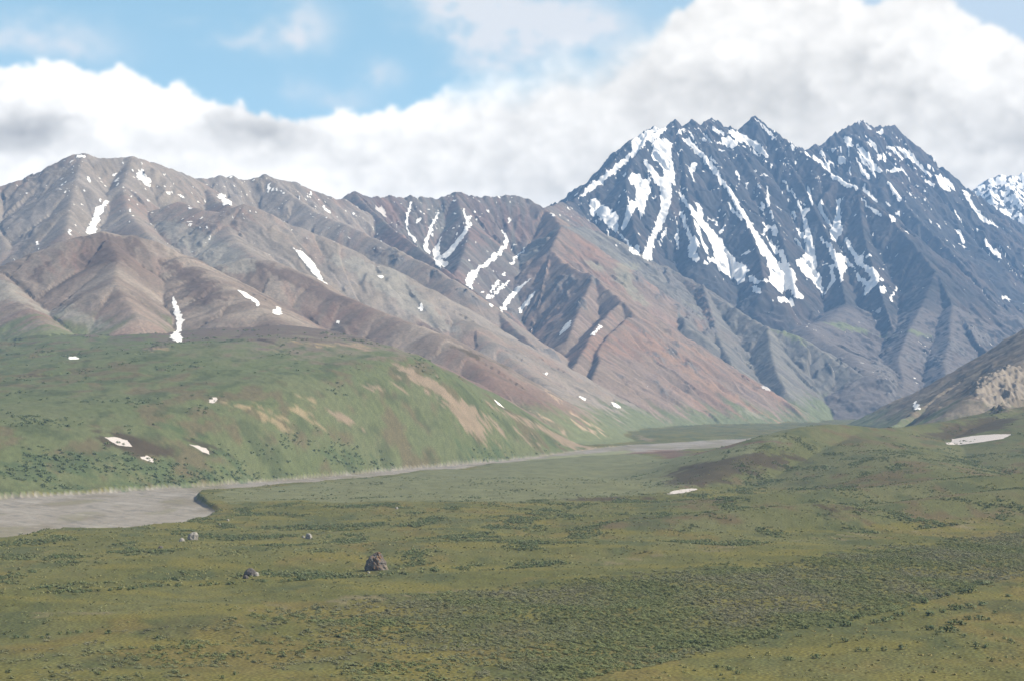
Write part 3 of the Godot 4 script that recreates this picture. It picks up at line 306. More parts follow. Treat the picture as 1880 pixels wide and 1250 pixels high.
func setup_noise() -> void:
	for n in [noise_a, noise_b, noise_c, noise_r]:
		n.noise_type = FastNoiseLite.TYPE_SIMPLEX_SMOOTH
		n.fractal_type = FastNoiseLite.FRACTAL_FBM
		n.frequency = 1.0
		n.fractal_octaves = 3
	noise_a.seed = 11
	noise_b.seed = 23
	noise_b.fractal_octaves = 4
	noise_c.seed = 37
	noise_c.fractal_octaves = 1
	noise_r.seed = 51
	noise_r.fractal_type = FastNoiseLite.FRACTAL_RIDGED
	noise_r.fractal_octaves = 4

func setup_rows() -> void:
	var d := 140.0
	while d < 11200.0:
		row_d.append(d)
		if d < 400.0: d += 12.0
		elif d < 1300.0: d += 7.0
		elif d < 3000.0: d += 6.5
		elif d < 5200.0: d += 6.5
		elif d < 7600.0: d += 6.0
		elif d < 8300.0: d += 8.0
		else: d += 18.0
	n_rows = row_d.size()

func setup_segments() -> void:
	var start := 0.0
	for r in ridges:
		var pts := []
		var p: Array = r.p
		for k in range(0, p.size(), 3):
			pts.append(at(p[k], p[k + 1], p[k + 2]))
		var whole := 0.0
		for k in range(pts.size() - 1):
			whole += Vector2(pts[k + 1].x - pts[k].x, pts[k + 1].z - pts[k].z).length()
		var fa: float = (pts[0].y - pts[-1].y) / maxf(whole, 1.0)
		var fb: float = 0.5 * (r.l + r.r)
		var fl := sqrt(fa * fa + fb * fb)
		for k in range(pts.size() - 1):
			sg_fa.append(fa / fl)
			sg_fb.append(fb / fl)
			var a: Vector3 = pts[k]
			var b: Vector3 = pts[k + 1]
			var l := Vector2(b.x - a.x, b.z - a.z).length()
			sg_ax.append(a.x); sg_ay.append(a.y); sg_az.append(a.z)
			sg_dx.append(b.x - a.x); sg_dy.append(b.y - a.y); sg_dz.append(b.z - a.z)
			sg_i2.append(1.0 / maxf(l * l, 1.0)); sg_len.append(l); sg_s0.append(start)
			start += l
			sg_sl.append(r.l); sg_sr.append(r.r); sg_run.append(r.run); sg_top.append(r.top)
			sg_jag.append(r.jag); sg_rib.append(r.rib); sg_m.append(r.m)
		start += 5000.0

func seg_height(k: int, x: float, z: float) -> float:
	var ex := x - sg_ax[k]
	var ez := z - sg_az[k]
	var t := clampf((ex * sg_dx[k] + ez * sg_dz[k]) * sg_i2[k], 0.0, 1.0)
	var qx := ex - t * sg_dx[k]
	var qz := ez - t * sg_dz[k]
	var d := sqrt(qx * qx + qz * qz)
	var s := sg_sr[k] if sg_dx[k] * ez - sg_dz[k] * ex > 0.0 else sg_sl[k]
	var h := sg_ay[k] + t * sg_dy[k] - s * d * d / (d + sg_top[k] + 0.001) / (1.0 + d / sg_run[k])
	if sg_m[k] == 1: h -= 0.32 * hill_side(x, z) + 0.6 * maxf(0.0, -z - 3000.0)
	return h

# metres beyond the scree gully that ends the green hill on its upstream side
func hill_side(x: float, z: float) -> float:
	return maxf(0.0, (x + 169.0) * 0.951 - (z + 2500.0) * 0.310)

func tile_row(tz: int) -> void:
	var row := []
	var n := sg_ax.size()
	for tx in TX:
		var x := (tx + 0.5 - TX * 0.5) * TILE
		var z := -(tz + 0.5) * TILE
		var bank := bank_distance(x)
		var v := PackedFloat32Array()
		v.resize(n)
		var floor_best := -1e9
		for k in n:
			var h := seg_height(k, x, z)
			v[k] = h
			if sg_m[k] > 6 or -z > bank + 200.0:
				floor_best = maxf(floor_best, h - maxf(sg_sl[k], sg_sr[k]) * 80.0)
		floor_best = maxf(floor_best, -40.0)
		var keep := PackedInt32Array()
		for k in n:
			if v[k] + maxf(sg_sl[k], sg_sr[k]) * 80.0 > floor_best:
				keep.append(k)
		row.append(keep)
	tiles[tz] = row

func river_distance(x: float, z: float) -> float:   # negative inside the bed
	var best := 1e9
	var n := river_poly.size()
	var j := n - 1
	var inside := false
	for i in n:
		var a := river_poly[j]
		var b := river_poly[i]
		if (a.y > z) != (b.y > z) and x < (b.x - a.x) * (z - a.y) / (b.y - a.y) + a.x:
			inside = not inside
		var ex := x - a.x
		var ez := z - a.y
		var dx := b.x - a.x
		var dz := b.y - a.y
		var t := clampf((ex * dx + ez * dz) / (dx * dx + dz * dz), 0.0, 1.0)
		ex -= t * dx
		ez -= t * dz
		best = minf(best, ex * ex + ez * ez)
		j = i
	return -sqrt(best) if inside else sqrt(best)

func bank_distance(x: float) -> float:   # how far away the far bank of the river is at x
	var k := 0
	while k < far_bank.size() - 2 and far_bank[k + 1].x < x: k += 1
	var a := far_bank[k]
	var b := far_bank[k + 1]
	return -lerpf(a.y, b.y, clampf((x - a.x) / (b.x - a.x), 0.0, 1.0))

func smooth(a: float, b: float, x: float) -> float:
	var t := clampf((x - a) / (b - a), 0.0, 1.0)
	return t * t * (3.0 - 2.0 * t)

func terrain_row(r: int) -> void:
	var dist := row_d[r]
	var z := -dist
	var hh := PackedFloat32Array(); hh.resize(COLS)
	var ss := PackedFloat32Array(); ss.resize(COLS)
	var dd := PackedFloat32Array(); dd.resize(COLS)
	var rv := PackedFloat32Array(); rv.resize(COLS)
	var mm := PackedInt32Array(); mm.resize(COLS)
	var trow: Array = tiles[clampi(int(dist / TILE), 0, TZ - 1)]
	for c in COLS:
		var x := (2.0 * c / (COLS - 1) - 1.0) * UMAX * (dist + APEX)
		# mountains
		var best := -1e9
		var bk := -1
		var keep: PackedInt32Array = trow[clampi(int(x / TILE + TX * 0.5), 0, TX - 1)]
		var bd := 0.0
		var bs := 0.0
		var side := hill_side(x, z)
		var before_bank := dist < 5200.0 and dist < bank_distance(x) - 15.0
		for k in keep:
			if before_bank and sg_m[k] <= 6: continue   # these slopes end at the far bank
			var ex := x - sg_ax[k]
			var ez := z - sg_az[k]
			var u := (ex * sg_dx[k] + ez * sg_dz[k]) * sg_i2[k]
			var t := clampf(u, 0.0, 1.0)
			var qx := ex - t * sg_dx[k]
			var qz := ez - t * sg_dz[k]
			var d := sqrt(qx * qx + qz * qz)
			var s := sg_sr[k] if sg_dx[k] * ez - sg_dz[k] * ex > 0.0 else sg_sl[k]
			var h := sg_ay[k] + t * sg_dy[k] - s * d * d / (d + sg_top[k] + 0.001) / (1.0 + d / sg_run[k])
			if sg_m[k] == 1: h -= 0.32 * side + 0.6 * maxf(0.0, dist - 3000.0)
			if h > best:
				best = h
				bk = k
				bd = d
				bs = sg_s0[k] + t * sg_len[k] + (u - t) * sg_len[k] * 0.8
		# valley floor
		var sd := 500.0
		if dist > 700.0 and dist < 4600.0:
			sd = river_distance(x, z) + noise_a.get_noise_2d(x * 0.03, z * 0.012) * 3.0
		var base := floor_level(dist)
		var ground := lerpf(3.0, 1.0, smooth(1500.0, 2100.0, dist)) + noise_a.get_noise_2d(x * 0.004, z * 0.004) * 3.0 + noise_b.get_noise_2d(x * 0.02, z * 0.02) * 1.0
		ground += smooth(150.0, 500.0, x) * smooth(600.0, 1200.0, dist) * noise_a.get_noise_2d(x * 0.011 + 50.0, z * 0.011) * 3.0
		ground = base + lerpf(0.3 + noise_b.get_noise_2d(x * 0.02, z * 0.01) * 0.4, ground, smooth(-1.0, 3.5, sd))
		var h2 := ground
		var m := 0
		if bk >= 0 and best > -60.0:
			var rib := sg_rib[bk]
			var jag := sg_jag[bk]
			var w := smooth(0.0, 90.0, bd)
			var across := bs * sg_fb[bk] - bd * sg_fa[bk]
			var down := bs * sg_fa[bk] + bd * sg_fb[bk]
			var wob := noise_a.get_noise_2d(x * 0.006, z * 0.006) * 40.0
			var g := noise_r.get_noise_2d((across + wob) * 0.0085, down * 0.0011)
			var g2 := noise_r.get_noise_2d((across + wob * 0.8) * 0.024, down * 0.005)
			var n2 := noise_b.get_noise_2d(x * 0.012, z * 0.012)
			var fade := smooth(-10.0, 60.0, best)
			if sg_m[bk] == 7:
				g2 *= 0.5
				fade *= lerpf(0.7, 1.0, smooth(260.0, 520.0, best))   # loose scree lies smooth below the faces
			best += (w * (g * rib + g2 * rib * 0.3 + n2 * rib * 0.8) + jag * (1.0 - w) * noise_b.get_noise_2d(bs * 0.025, 7.0)) * fade
			best += noise_r.get_noise_2d(x * 0.03, z * 0.03) * jag * (0.1 if sg_m[bk] in [2, 3, 5] else 0.35) * fade
			bs = across
			bd = down
			if sg_m[bk] <= 6 and dist < 5200.0:
				var f := clampf((dist - bank_distance(x) + 10.0) / 400.0, 0.0, 1.0)
				best = ground - 3.0 + (best - ground) * f * (2.0 - f) + 3.0 * f
			var kk := 12.0
			var q := clampf(0.5 + 0.5 * (best - ground) / kk, 0.0, 1.0)
			h2 = lerpf(ground, best, q) + kk * q * (1.0 - q) * 0.5
			if best > ground:
				m = sg_m[bk]
			if sd < 0.0:
				h2 = ground
				m = 0
		if sd < 1.0 and m == 0:
			m = 11
		hh[c] = h2
		ss[c] = bs
		dd[c] = bd
		rv[c] = sd
		mm[c] = m
	g_h[r] = hh
	g_s[r] = ss
	g_dist[r] = dd
	g_m[r] = mm
	g_river[r] = rv

func parallel(f: Callable, n: int) -> void:
	WorkerThreadPool.wait_for_group_task_completion(WorkerThreadPool.add_group_task(f, n, -1, true))

func shape_terrain() -> void:

	setup_rows()
	setup_segments()
	for k in range(0, river_px.size(), 2):
		var p := on_floor(river_px[k], river_px[k + 1])
		river_poly.append(Vector2(p.x, p.z))
	far_bank.append(Vector2(-4000, -1100))
	for k in range(river_poly.size() - 1, 30, -1):
		far_bank.append(river_poly[k])
	far_bank.append(Vector2(1400, -5200))
	far_bank.append(Vector2(4000, -8000))
	for k in far_bank.size() - 1:
		assert(far_bank[k].x < far_bank[k + 1].x)
	tiles.resize(TZ)
	parallel(tile_row, TZ)
	for a in [g_h, g_s, g_dist, g_m, g_river]:
		a.resize(n_rows)
	print("rows ", n_rows, " segments ", sg_ax.size())
	parallel(terrain_row, n_rows)

func row_at(dist: float) -> float:   # fractional row of a distance
	var k := row_d.bsearch(dist)
	if k <= 0: return 0.0
	if k >= n_rows: return n_rows - 1.0
	return k - 1 + (dist - row_d[k - 1]) / (row_d[k] - row_d[k - 1])

func height_at(x: float, z: float) -> float:
	var rf := clampf(row_at(-z), 0.0, n_rows - 1.001)
	var cf := clampf((x / (UMAX * (-z + APEX)) + 1.0) * 0.5 * (COLS - 1), 0.0, COLS - 1.001)
	var r := int(rf)
	var c := int(cf)
	var a: PackedFloat32Array = g_h[r]
	var b: PackedFloat32Array = g_h[r + 1]
	return lerpf(lerpf(a[c], a[c + 1], cf - c), lerpf(b[c], b[c + 1], cf - c), rf - r)

func ground_hit(px: float, py: float, nearest := 380.0) -> Vector3:   # where a line of sight first meets the ground
	var d := toward(px, py)
	var k := 0
	while k < n_rows and row_d[k] < nearest: k += 1
	var last := row_d[k]
	while k < n_rows:
		var t := row_d[k]
		var p := EYE + d * t
		if p.y < height_at(p.x, p.z):
			var lo := last
			var hi := t
			for i in 8:
				var mid := (lo + hi) * 0.5
				var q := EYE + d * mid
				if q.y < height_at(q.x, q.z): hi = mid
				else: lo = mid
			return EYE + d * hi
		last = t
		k += 1
	return Vector3.INF

const LAND := ["valley_floor", "green_hill", "brown_foothill", "scree_mountain", "cirque_ridge", "rocky_spur", "grey_spur", "snowy_mountain", "far_mountain", "cliff_hill", "grassy_hill", "river_bed"]
# base colours (linear), three for each landform
var tones := [
	[Color(.118,.120,.044), Color(.138,.138,.058), Color(.154,.132,.050)],
	[Color(.128,.148,.070), Color(.142,.156,.080), Color(.142,.126,.072)],
	[Color(0.151,0.120,0.100), Color(0.192,0.163,0.136), Color(0.131,0.090,0.073)],
	[Color(0.205,0.175,0.143), Color(0.179,0.158,0.138), Color(0.164,0.120,0.095)],
	[Color(0.131,0.104,0.094), Color(0.118,0.112,0.100), Color(0.147,0.098,0.081)],
	[Color(0.186,0.145,0.114), Color(0.151,0.118,0.099), Color(0.175,0.112,0.082)],
	[Color(0.123,0.117,0.109), Color(0.145,0.138,0.119), Color(0.115,0.100,0.089)],
	[Color(.042,.042,.044), Color(.055,.053,.052), Color(.080,.064,.055)],
	[Color(.07,.07,.07), Color(.08,.075,.075), Color(.09,.08,.075)],
	[Color(.135,.108,.084), Color(.165,.142,.110), Color(.115,.094,.064)],
	[Color(.120,.126,.054), Color(.140,.142,.068), Color(.136,.112,.060)],
	[Color(.190,.174,.152), Color(.222,.205,.182), Color(.165,.148,.120)],
]
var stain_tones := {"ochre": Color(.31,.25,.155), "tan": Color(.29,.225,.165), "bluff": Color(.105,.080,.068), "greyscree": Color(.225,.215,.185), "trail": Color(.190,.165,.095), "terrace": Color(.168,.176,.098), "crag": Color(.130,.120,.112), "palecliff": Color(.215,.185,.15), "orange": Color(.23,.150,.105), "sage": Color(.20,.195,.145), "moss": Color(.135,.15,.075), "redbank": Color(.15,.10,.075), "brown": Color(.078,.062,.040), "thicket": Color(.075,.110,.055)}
const GREEN := Color(.118,.130,.070)
const TALUS := Color(.118,.104,.096)

# a patch of ground: its outline in world x, z
func outline(ox: float, oy: float, k: float, p: Array) -> PackedVector2Array:
	var left := PackedVector2Array()
	var right := PackedVector2Array()
	var rows := []
	for i in range(0, p.size(), 3):
		rows.append([ox + p[i] / k, oy + p[i + 1] / k, p[i + 2] / k])
	if rows.size() == 1:
		var c: Array = rows[0]
		rows = [[c[0], c[1] - c[2] * 0.7, c[2] * 0.6], [c[0], c[1], c[2]], [c[0], c[1] + c[2] * 0.7, c[2] * 0.6]]
	var lastz := 0.0
	for c in rows:
		c[2] = maxf(c[2], 1.3)
		var mid := ground_hit(c[0], c[1])
		if mid == Vector3.INF or (lastz < 0.0 and absf(mid.z - lastz) > 900.0):
			continue
		lastz = mid.z
		for side in [-1.0, 1.0]:
			var e := Vector2(mid.x + side * c[2] * -mid.z / FOCAL, mid.z)
			if c[2] > 3.0:
				var hit := ground_hit(c[0] + side * c[2], c[1])
				if hit != Vector3.INF and absf(hit.z - mid.z) < 60.0 + c[2] * 6.0:
					e = Vector2(hit.x, hit.z)
			if side < 0.0: left.append(e)
			else: right.append(e)
	if left.size() < 2:
		return PackedVector2Array()
	# close the two ends a little beyond the last sections
	right.reverse()
	left.append_array(right)
	return left

func inside_by(poly: PackedVector2Array, x: float, z: float) -> float:   # metres inside the outline, negative outside
	var best := 1e12
	var n := poly.size()
	var j := n - 1
	var inside := false
	for i in n:
		var a := poly[j]
		var b := poly[i]
		if (a.y > z) != (b.y > z) and x < (b.x - a.x) * (z - a.y) / (b.y - a.y) + a.x:
			inside = not inside
		var ex := x - a.x
		var ez := z - a.y
		var dx := b.x - a.x
		var dz := b.y - a.y
		var t := clampf((ex * dx + ez * dz) / (dx * dx + dz * dz + 0.0001), 0.0, 1.0)
		ex -= t * dx
		ez -= t * dz
		best = minf(best, ex * ex + ez * ez)
		j = i
	return sqrt(best) if inside else -sqrt(best)

func bounds(poly: PackedVector2Array) -> Rect2:
	var r := Rect2(poly[0], Vector2.ZERO)
	for p in poly: r = r.expand(p)
	return r

# stains, sorted into tiles
var stain_polys := []
var stain_names := []
var stain_boxes := []
var stain_tiles := {}

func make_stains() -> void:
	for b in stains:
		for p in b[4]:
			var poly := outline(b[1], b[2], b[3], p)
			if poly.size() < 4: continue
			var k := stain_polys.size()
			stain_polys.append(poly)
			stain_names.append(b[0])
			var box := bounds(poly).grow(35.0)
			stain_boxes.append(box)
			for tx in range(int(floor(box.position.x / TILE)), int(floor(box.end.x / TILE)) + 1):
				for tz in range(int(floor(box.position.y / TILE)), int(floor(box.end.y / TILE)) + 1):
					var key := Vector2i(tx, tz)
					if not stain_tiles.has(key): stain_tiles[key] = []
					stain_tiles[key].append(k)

# crags stand proud of the slope: raise the ground where the dark rock shows
func crag_row(r: int) -> void:
	var row: PackedFloat32Array = g_h[r]
	var z := -row_d[r]
	for c in COLS:
		var x := (2.0 * c / (COLS - 1) - 1.0) * UMAX * (row_d[r] + APEX)
		var list = stain_tiles.get(Vector2i(int(floor(x / TILE)), int(floor(z / TILE))))
		if list == null: continue
		for k in list:
			var nm: String = stain_names[k]
			if nm != "crag" and nm != "palecliff": continue
			var q := inside_by(stain_polys[k], x, z)
			if q > -12.0:
				var w := smooth(-12.0, 12.0, q)
				row[c] += w * (noise_r.get_noise_2d(x * 0.022, z * 0.022) * 10.0 + noise_r.get_noise_2d(x * 0.06, z * 0.06 + 9.0) * 4.0)
	g_h[r] = row

var g_n := []
var g_c := []

func paint_row(r: int) -> void:
	var dist := row_d[r]
	var z := -dist
	var hh: PackedFloat32Array = g_h[r]
	var h0: PackedFloat32Array = g_h[maxi(r - 1, 0)]
	var h1: PackedFloat32Array = g_h[mini(r + 1, n_rows - 1)]
	var dz := row_d[mini(r + 1, n_rows - 1)] - row_d[maxi(r - 1, 0)]
	var ss: PackedFloat32Array = g_s[r]
	var dd: PackedFloat32Array = g_dist[r]
	var mm: PackedInt32Array = g_m[r]
	var rv: PackedFloat32Array = g_river[r]
	var nn := PackedVector3Array(); nn.resize(COLS)
	var cc := PackedColorArray(); cc.resize(COLS)
	var stepx := 2.0 / (COLS - 1) * UMAX * (dist + APEX)
	for c in COLS:
		var x := (2.0 * c / (COLS - 1) - 1.0) * UMAX * (dist + APEX)
		var u := x / (dist + APEX)
		var ca := maxi(c - 1, 0)
		var cb := mini(c + 1, COLS - 1)
		var sx := (hh[cb] - hh[ca]) / (stepx * (cb - ca))
		var sz := (h0[c] - h1[c]) / dz - 0.0   # slope towards +z
		# the grid fans out, so a step along a column also moves in x
		sz += sx * u
		var n := Vector3(-sx, 1.0, -sz).normalized()
		nn[c] = n
		var y := hh[c]
		var m := mm[c]
		var s := ss[c]
		var d := dd[c]
		var t: Array = tones[m]
		var col: Color = t[0]
		var pa := noise_a.get_noise_2d(x * 0.0026 + 9.0, z * 0.0026)
		var fine := noise_b.get_noise_2d(x * 0.05, z * 0.035)
		if m >= 2 and m <= 9:
			var wob := noise_a.get_noise_2d(x * 0.01, z * 0.01) * 12.0
			var st := noise_a.get_noise_2d((s + wob) * 0.014, d * 0.0014 + m * 13.0)
			var st2 := noise_b.get_noise_2d((s + wob * 0.6) * 0.05, d * 0.0022 + 5.0)
			col = col.lerp(t[1], clampf(0.5 + st * 1.1, 0.0, 1.0))
			col = col.lerp(t[2], clampf((pa * 1.1 + st2 * 0.9 + st * 0.3) * 1.1, 0.0, 0.9))
			col = col * (1.0 + st2 * 0.42 + st * 0.25 + fine * 0.07)
			var line := -100.0
			match m:
				2: line = lerpf(178.0, 60.0, smooth(-560.0, -200.0, x))
				3: line = lerpf(95.0, 58.0, smooth(-400.0, -100.0, x))
				4: line = 60.0
				5: line = 58.0
				6: line = 85.0
				9: line = 52.0
			if line > 0.0:
				var veg := smooth(line + 18.0, line - 22.0, y + st * 40.0 + st2 * 34.0 + fine * 8.0)
				col = col.lerp(GREEN * (1.0 + fine * 0.2), veg)
			if m == 7:
				# loose scree at the foot of the rock faces
				var foot := smooth(430.0, 330.0, y + st * 60.0 + pa * 60.0) * smooth(0.95, 0.7, sqrt(sx * sx + sz * sz))
				col = col.lerp(TALUS * (1.0 + st2 * 0.15), clampf(foot, 0.0, 1.0))
		elif m == 11:
			var bar := noise_a.get_noise_2d(x * 0.012, z * 0.0045 + 3.0)
			col = col.lerp(t[1], clampf(0.5 + fine * 1.2, 0.0, 1.0)).lerp(t[2], smooth(0.0, 0.35, bar + fine * 0.25))
			var scrub := smooth(0.12, 0.3, noise_b.get_noise_2d(x * 0.02 + 80.0, z * 0.006) + bar * 0.5)
			col = col.lerp(Color(.165,.155,.105), scrub * 0.5)
			# braided channels left dry, and threads of silty water
			var wet_gravel := noise_r.get_noise_2d((x * 0.55 + z * 0.84) * 0.006, (z * 0.55 - x * 0.84) * 0.035)
			col = col.lerp(Color(.115,.110,.100), 0.65 * smooth(0.5, 0.8, wet_gravel))
			col = col.lerp(Color(.27,.255,.23), 0.6 * smooth(0.25, 0.5, noise_b.get_noise_2d((x * 0.55 + z * 0.84) * 0.01 + 4.0, (z * 0.55 - x * 0.84) * 0.05)))
			col *= 1.0 + noise_b.get_noise_2d(x * 0.2, z * 0.08) * 0.12
		else:
			var n1 := noise_b.get_noise_2d(x * 0.008, z * 0.0045)
			var n2 := noise_b.get_noise_2d(x * 0.03 + 40.0, z * 0.014)
			var n3 := noise_b.get_noise_2d(x * 0.16, z * 0.08)
			col = col.lerp(t[1], clampf(0.5 + n1 * 1.3 + n2 * 0.5, 0.0, 1.0))
			col = col.lerp(t[2], smooth(0.05, 0.4, n2 * 0.8 + noise_b.get_noise_2d(x * 0.006 + 70.0, z * 0.003) * 0.7))
			col = col.lerp(Color(.075,.092,.046), 0.6 * smooth(0.12, 0.4, noise_b.get_noise_2d(x * 0.022 + 7.0, z * 0.01 + 7.0)))
			col *= 1.0 + n3 * 0.28
			if m == 0:
				# yellow sedge in long strips
				col = col.lerp(Color(.172,.156,.050), 0.7 * smooth(0.10, 0.34, noise_b.get_noise_2d(x * 0.012 + 15.0, z * 0.022 - x * 0.006)))
			elif m == 1:
				# gravel breaks through the turf along the top of the hill
				var bare := smooth(112.0, 146.0, y + n2 * 30.0 + n3 * 12.0) * smooth(-400.0, -250.0, x + n1 * 60.0)
				col = col.lerp(Color(.23,.195,.15), bare * 0.75)
				# the turf thins out into brown scree on the bench behind
				var brink := lerpf(168.0, 136.0, smooth(-700.0, -450.0, x))
				var thin := smooth(brink, brink + 28.0, y + n2 * 34.0 + n1 * 20.0 + n3 * 12.0)
				col = col.lerp(Color(.150,.120,.100) * (1.0 + n3 * 0.2), thin)
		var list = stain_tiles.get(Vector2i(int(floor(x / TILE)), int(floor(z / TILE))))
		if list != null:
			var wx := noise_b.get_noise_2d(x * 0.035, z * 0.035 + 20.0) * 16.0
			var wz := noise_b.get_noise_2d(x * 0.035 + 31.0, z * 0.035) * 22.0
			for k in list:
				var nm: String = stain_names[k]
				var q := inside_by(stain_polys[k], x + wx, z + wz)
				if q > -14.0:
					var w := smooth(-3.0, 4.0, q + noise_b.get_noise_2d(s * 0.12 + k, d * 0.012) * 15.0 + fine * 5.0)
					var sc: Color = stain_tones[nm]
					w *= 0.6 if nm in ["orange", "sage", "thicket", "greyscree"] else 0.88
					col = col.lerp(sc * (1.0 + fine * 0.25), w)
		col.a = 1.0
		cc[c] = col
	g_n[r] = nn
	g_c[r] = cc

func vert(w: int) -> Vector3:
	var r := w / COLS
	var c := w % COLS
	var row: PackedFloat32Array = g_h[r]
	return Vector3((2.0 * c / (COLS - 1) - 1.0) * UMAX * (row_d[r] + APEX), row[c], -row_d[r])

var land := []
var land_mats := []

func commit(v: PackedVector3Array, nn: PackedVector3Array, cc: PackedColorArray, ix: PackedInt32Array) -> ArrayMesh:
	var arr := []
	arr.resize(Mesh.ARRAY_MAX)
	arr[Mesh.ARRAY_VERTEX] = v
	arr[Mesh.ARRAY_NORMAL] = nn
	if cc.size() == v.size():
		arr[Mesh.ARRAY_COLOR] = cc
	arr[Mesh.ARRAY_INDEX] = ix
	var mesh := ArrayMesh.new()
	mesh.add_surface_from_arrays(Mesh.PRIMITIVE_TRIANGLES, arr)
	return mesh

func build_land() -> void:
	var lists := []
	for k in LAND.size(): lists.append(PackedInt32Array())
	for r in range(n_rows - 1):
		var m0: PackedInt32Array = g_m[r]
		var n0: PackedVector3Array = g_n[r]
		var h0: PackedFloat32Array = g_h[r]
		var dist := row_d[r]
		for c in range(COLS - 1):
			if dist > 2600.0:
				# slopes that face away behind a ridge are left out
				var n := n0[c]
				var ux := (2.0 * c / (COLS - 1) - 1.0) * UMAX * (dist + APEX) / dist
				if -n.x * ux + n.y * (EYE.y - h0[c]) / dist + n.z < -0.2: continue
			var l: PackedInt32Array = lists[m0[c]]
			l.append(r * COLS + c)
	var total := 0
	for k in LAND.size():
		var map := PackedInt32Array(); map.resize(n_rows * COLS); map.fill(-1)
		var v := PackedVector3Array(); var nn := PackedVector3Array(); var cc := PackedColorArray(); var ix := PackedInt32Array()
		for i in lists[k]:
			var q0 := -1; var q1 := -1; var q2 := -1; var q3 := -1
			for j in 4:
				var w: int = i + (j & 1) + (COLS if j > 1 else 0)
				var at_v := map[w]
				if at_v < 0:
					at_v = v.size()
					map[w] = at_v
					var rr := w / COLS
					v.append(vert(w)); nn.append(g_n[rr][w % COLS]); cc.append(g_c[rr][w % COLS])
				if j == 0: q0 = at_v
				elif j == 1: q1 = at_v
				elif j == 2: q2 = at_v
				else: q3 = at_v
			ix.append(q0); ix.append(q2); ix.append(q1); ix.append(q1); ix.append(q2); ix.append(q3)
		land.append(null)
		if v.is_empty(): continue
		total += ix.size() / 3
		var o := MeshInstance3D.new()
		o.name = LAND[k]
		o.mesh = commit(v, nn, cc, ix)
		o.material_override = land_mats[0 if k in [0, 1, 10] else (1 if k == 11 else 2)]
		o.set_meta("kind", "structure")
		add_child(o, true)
		land[k] = o
	print("land triangles ", total)

# ---------------------------------------------------------------- snow
var snow_mat: StandardMaterial3D
var old_snow_mat: StandardMaterial3D
var snow_polys := []
var snow_boxes := []
var field_rows := []

func snow_field_row(r: int) -> void:
	var dist := row_d[r]
	var z := -dist
	var f := PackedFloat32Array()
	var hit := []
	for k in snow_polys.size():
		var b: Rect2 = snow_boxes[k]
		if z >= b.position.y and z <= b.end.y: hit.append(k)
	var mm: PackedInt32Array = g_m[r]
	if hit.is_empty() and not mm.has(7) and not mm.has(8) and (dist < 4000.0 or not (mm.has(3) or mm.has(4))):
		field_rows[r] = f
		return
	f.resize(COLS)
	f.fill(-50.0)
	var ss: PackedFloat32Array = g_s[r]
	var dd: PackedFloat32Array = g_dist[r]
	var hh: PackedFloat32Array = g_h[r]
	var nn: PackedVector3Array = g_n[r]
	for c in COLS:
		var m := mm[c]
		if m < 3 or m == 9: continue
		var x := (2.0 * c / (COLS - 1) - 1.0) * UMAX * (dist + APEX)
		var wx := x + noise_b.get_noise_2d(x * 0.03, z * 0.03) * 5.0
		var wz := z + noise_b.get_noise_2d(x * 0.03 + 60.0, z * 0.03) * 9.0
		var best := -50.0
		for k in hit:
			var b: Rect2 = snow_boxes[k]
			if wx < b.position.x or wx > b.end.x: continue
			best = maxf(best, inside_by(snow_polys[k], wx, wz))
		best += noise_b.get_noise_2d(x * 0.11, z * 0.08) * 4.0 - 0.6
		if m == 7 or m == 8:
			var high := smooth(480.0, 1050.0, hh[c])
			var st := noise_r.get_noise_2d(ss[c] * 0.028 + noise_a.get_noise_2d(x * 0.01, z * 0.01) * 0.8, dd[c] * 0.004)
			var sp := noise_b.get_noise_2d(x * 0.02 + 11.0, z * 0.02)
			var sf := noise_b.get_noise_2d(x * 0.08 + 5.0, z * 0.08)
			var scatter := minf(st - 0.66 + sf * 0.3, sp * 1.2 - 0.55 + high * 0.55 + sf * 0.2) * 12.0
			if m == 8: scatter = (sp + sf * 0.6 + 0.22 - st * 0.3) * 20.0
			best = maxf(best, scatter)
		if m == 3 or m == 4:
			# flecks left between the stones near the crest
			best = -50.0
			if hh[c] > 360.0:
				var sp := noise_b.get_noise_2d(x * 0.012 + 40.0, z * 0.012)
				var sf := noise_b.get_noise_2d(x * 0.075 + 90.0, z * 0.055)
				best = minf(sf - 0.40, sp * 0.9 - 0.36 + smooth(380.0, 680.0, hh[c]) * 0.26 + sf * 0.2) * 14.0
		f[c] = best
	field_rows[r] = f

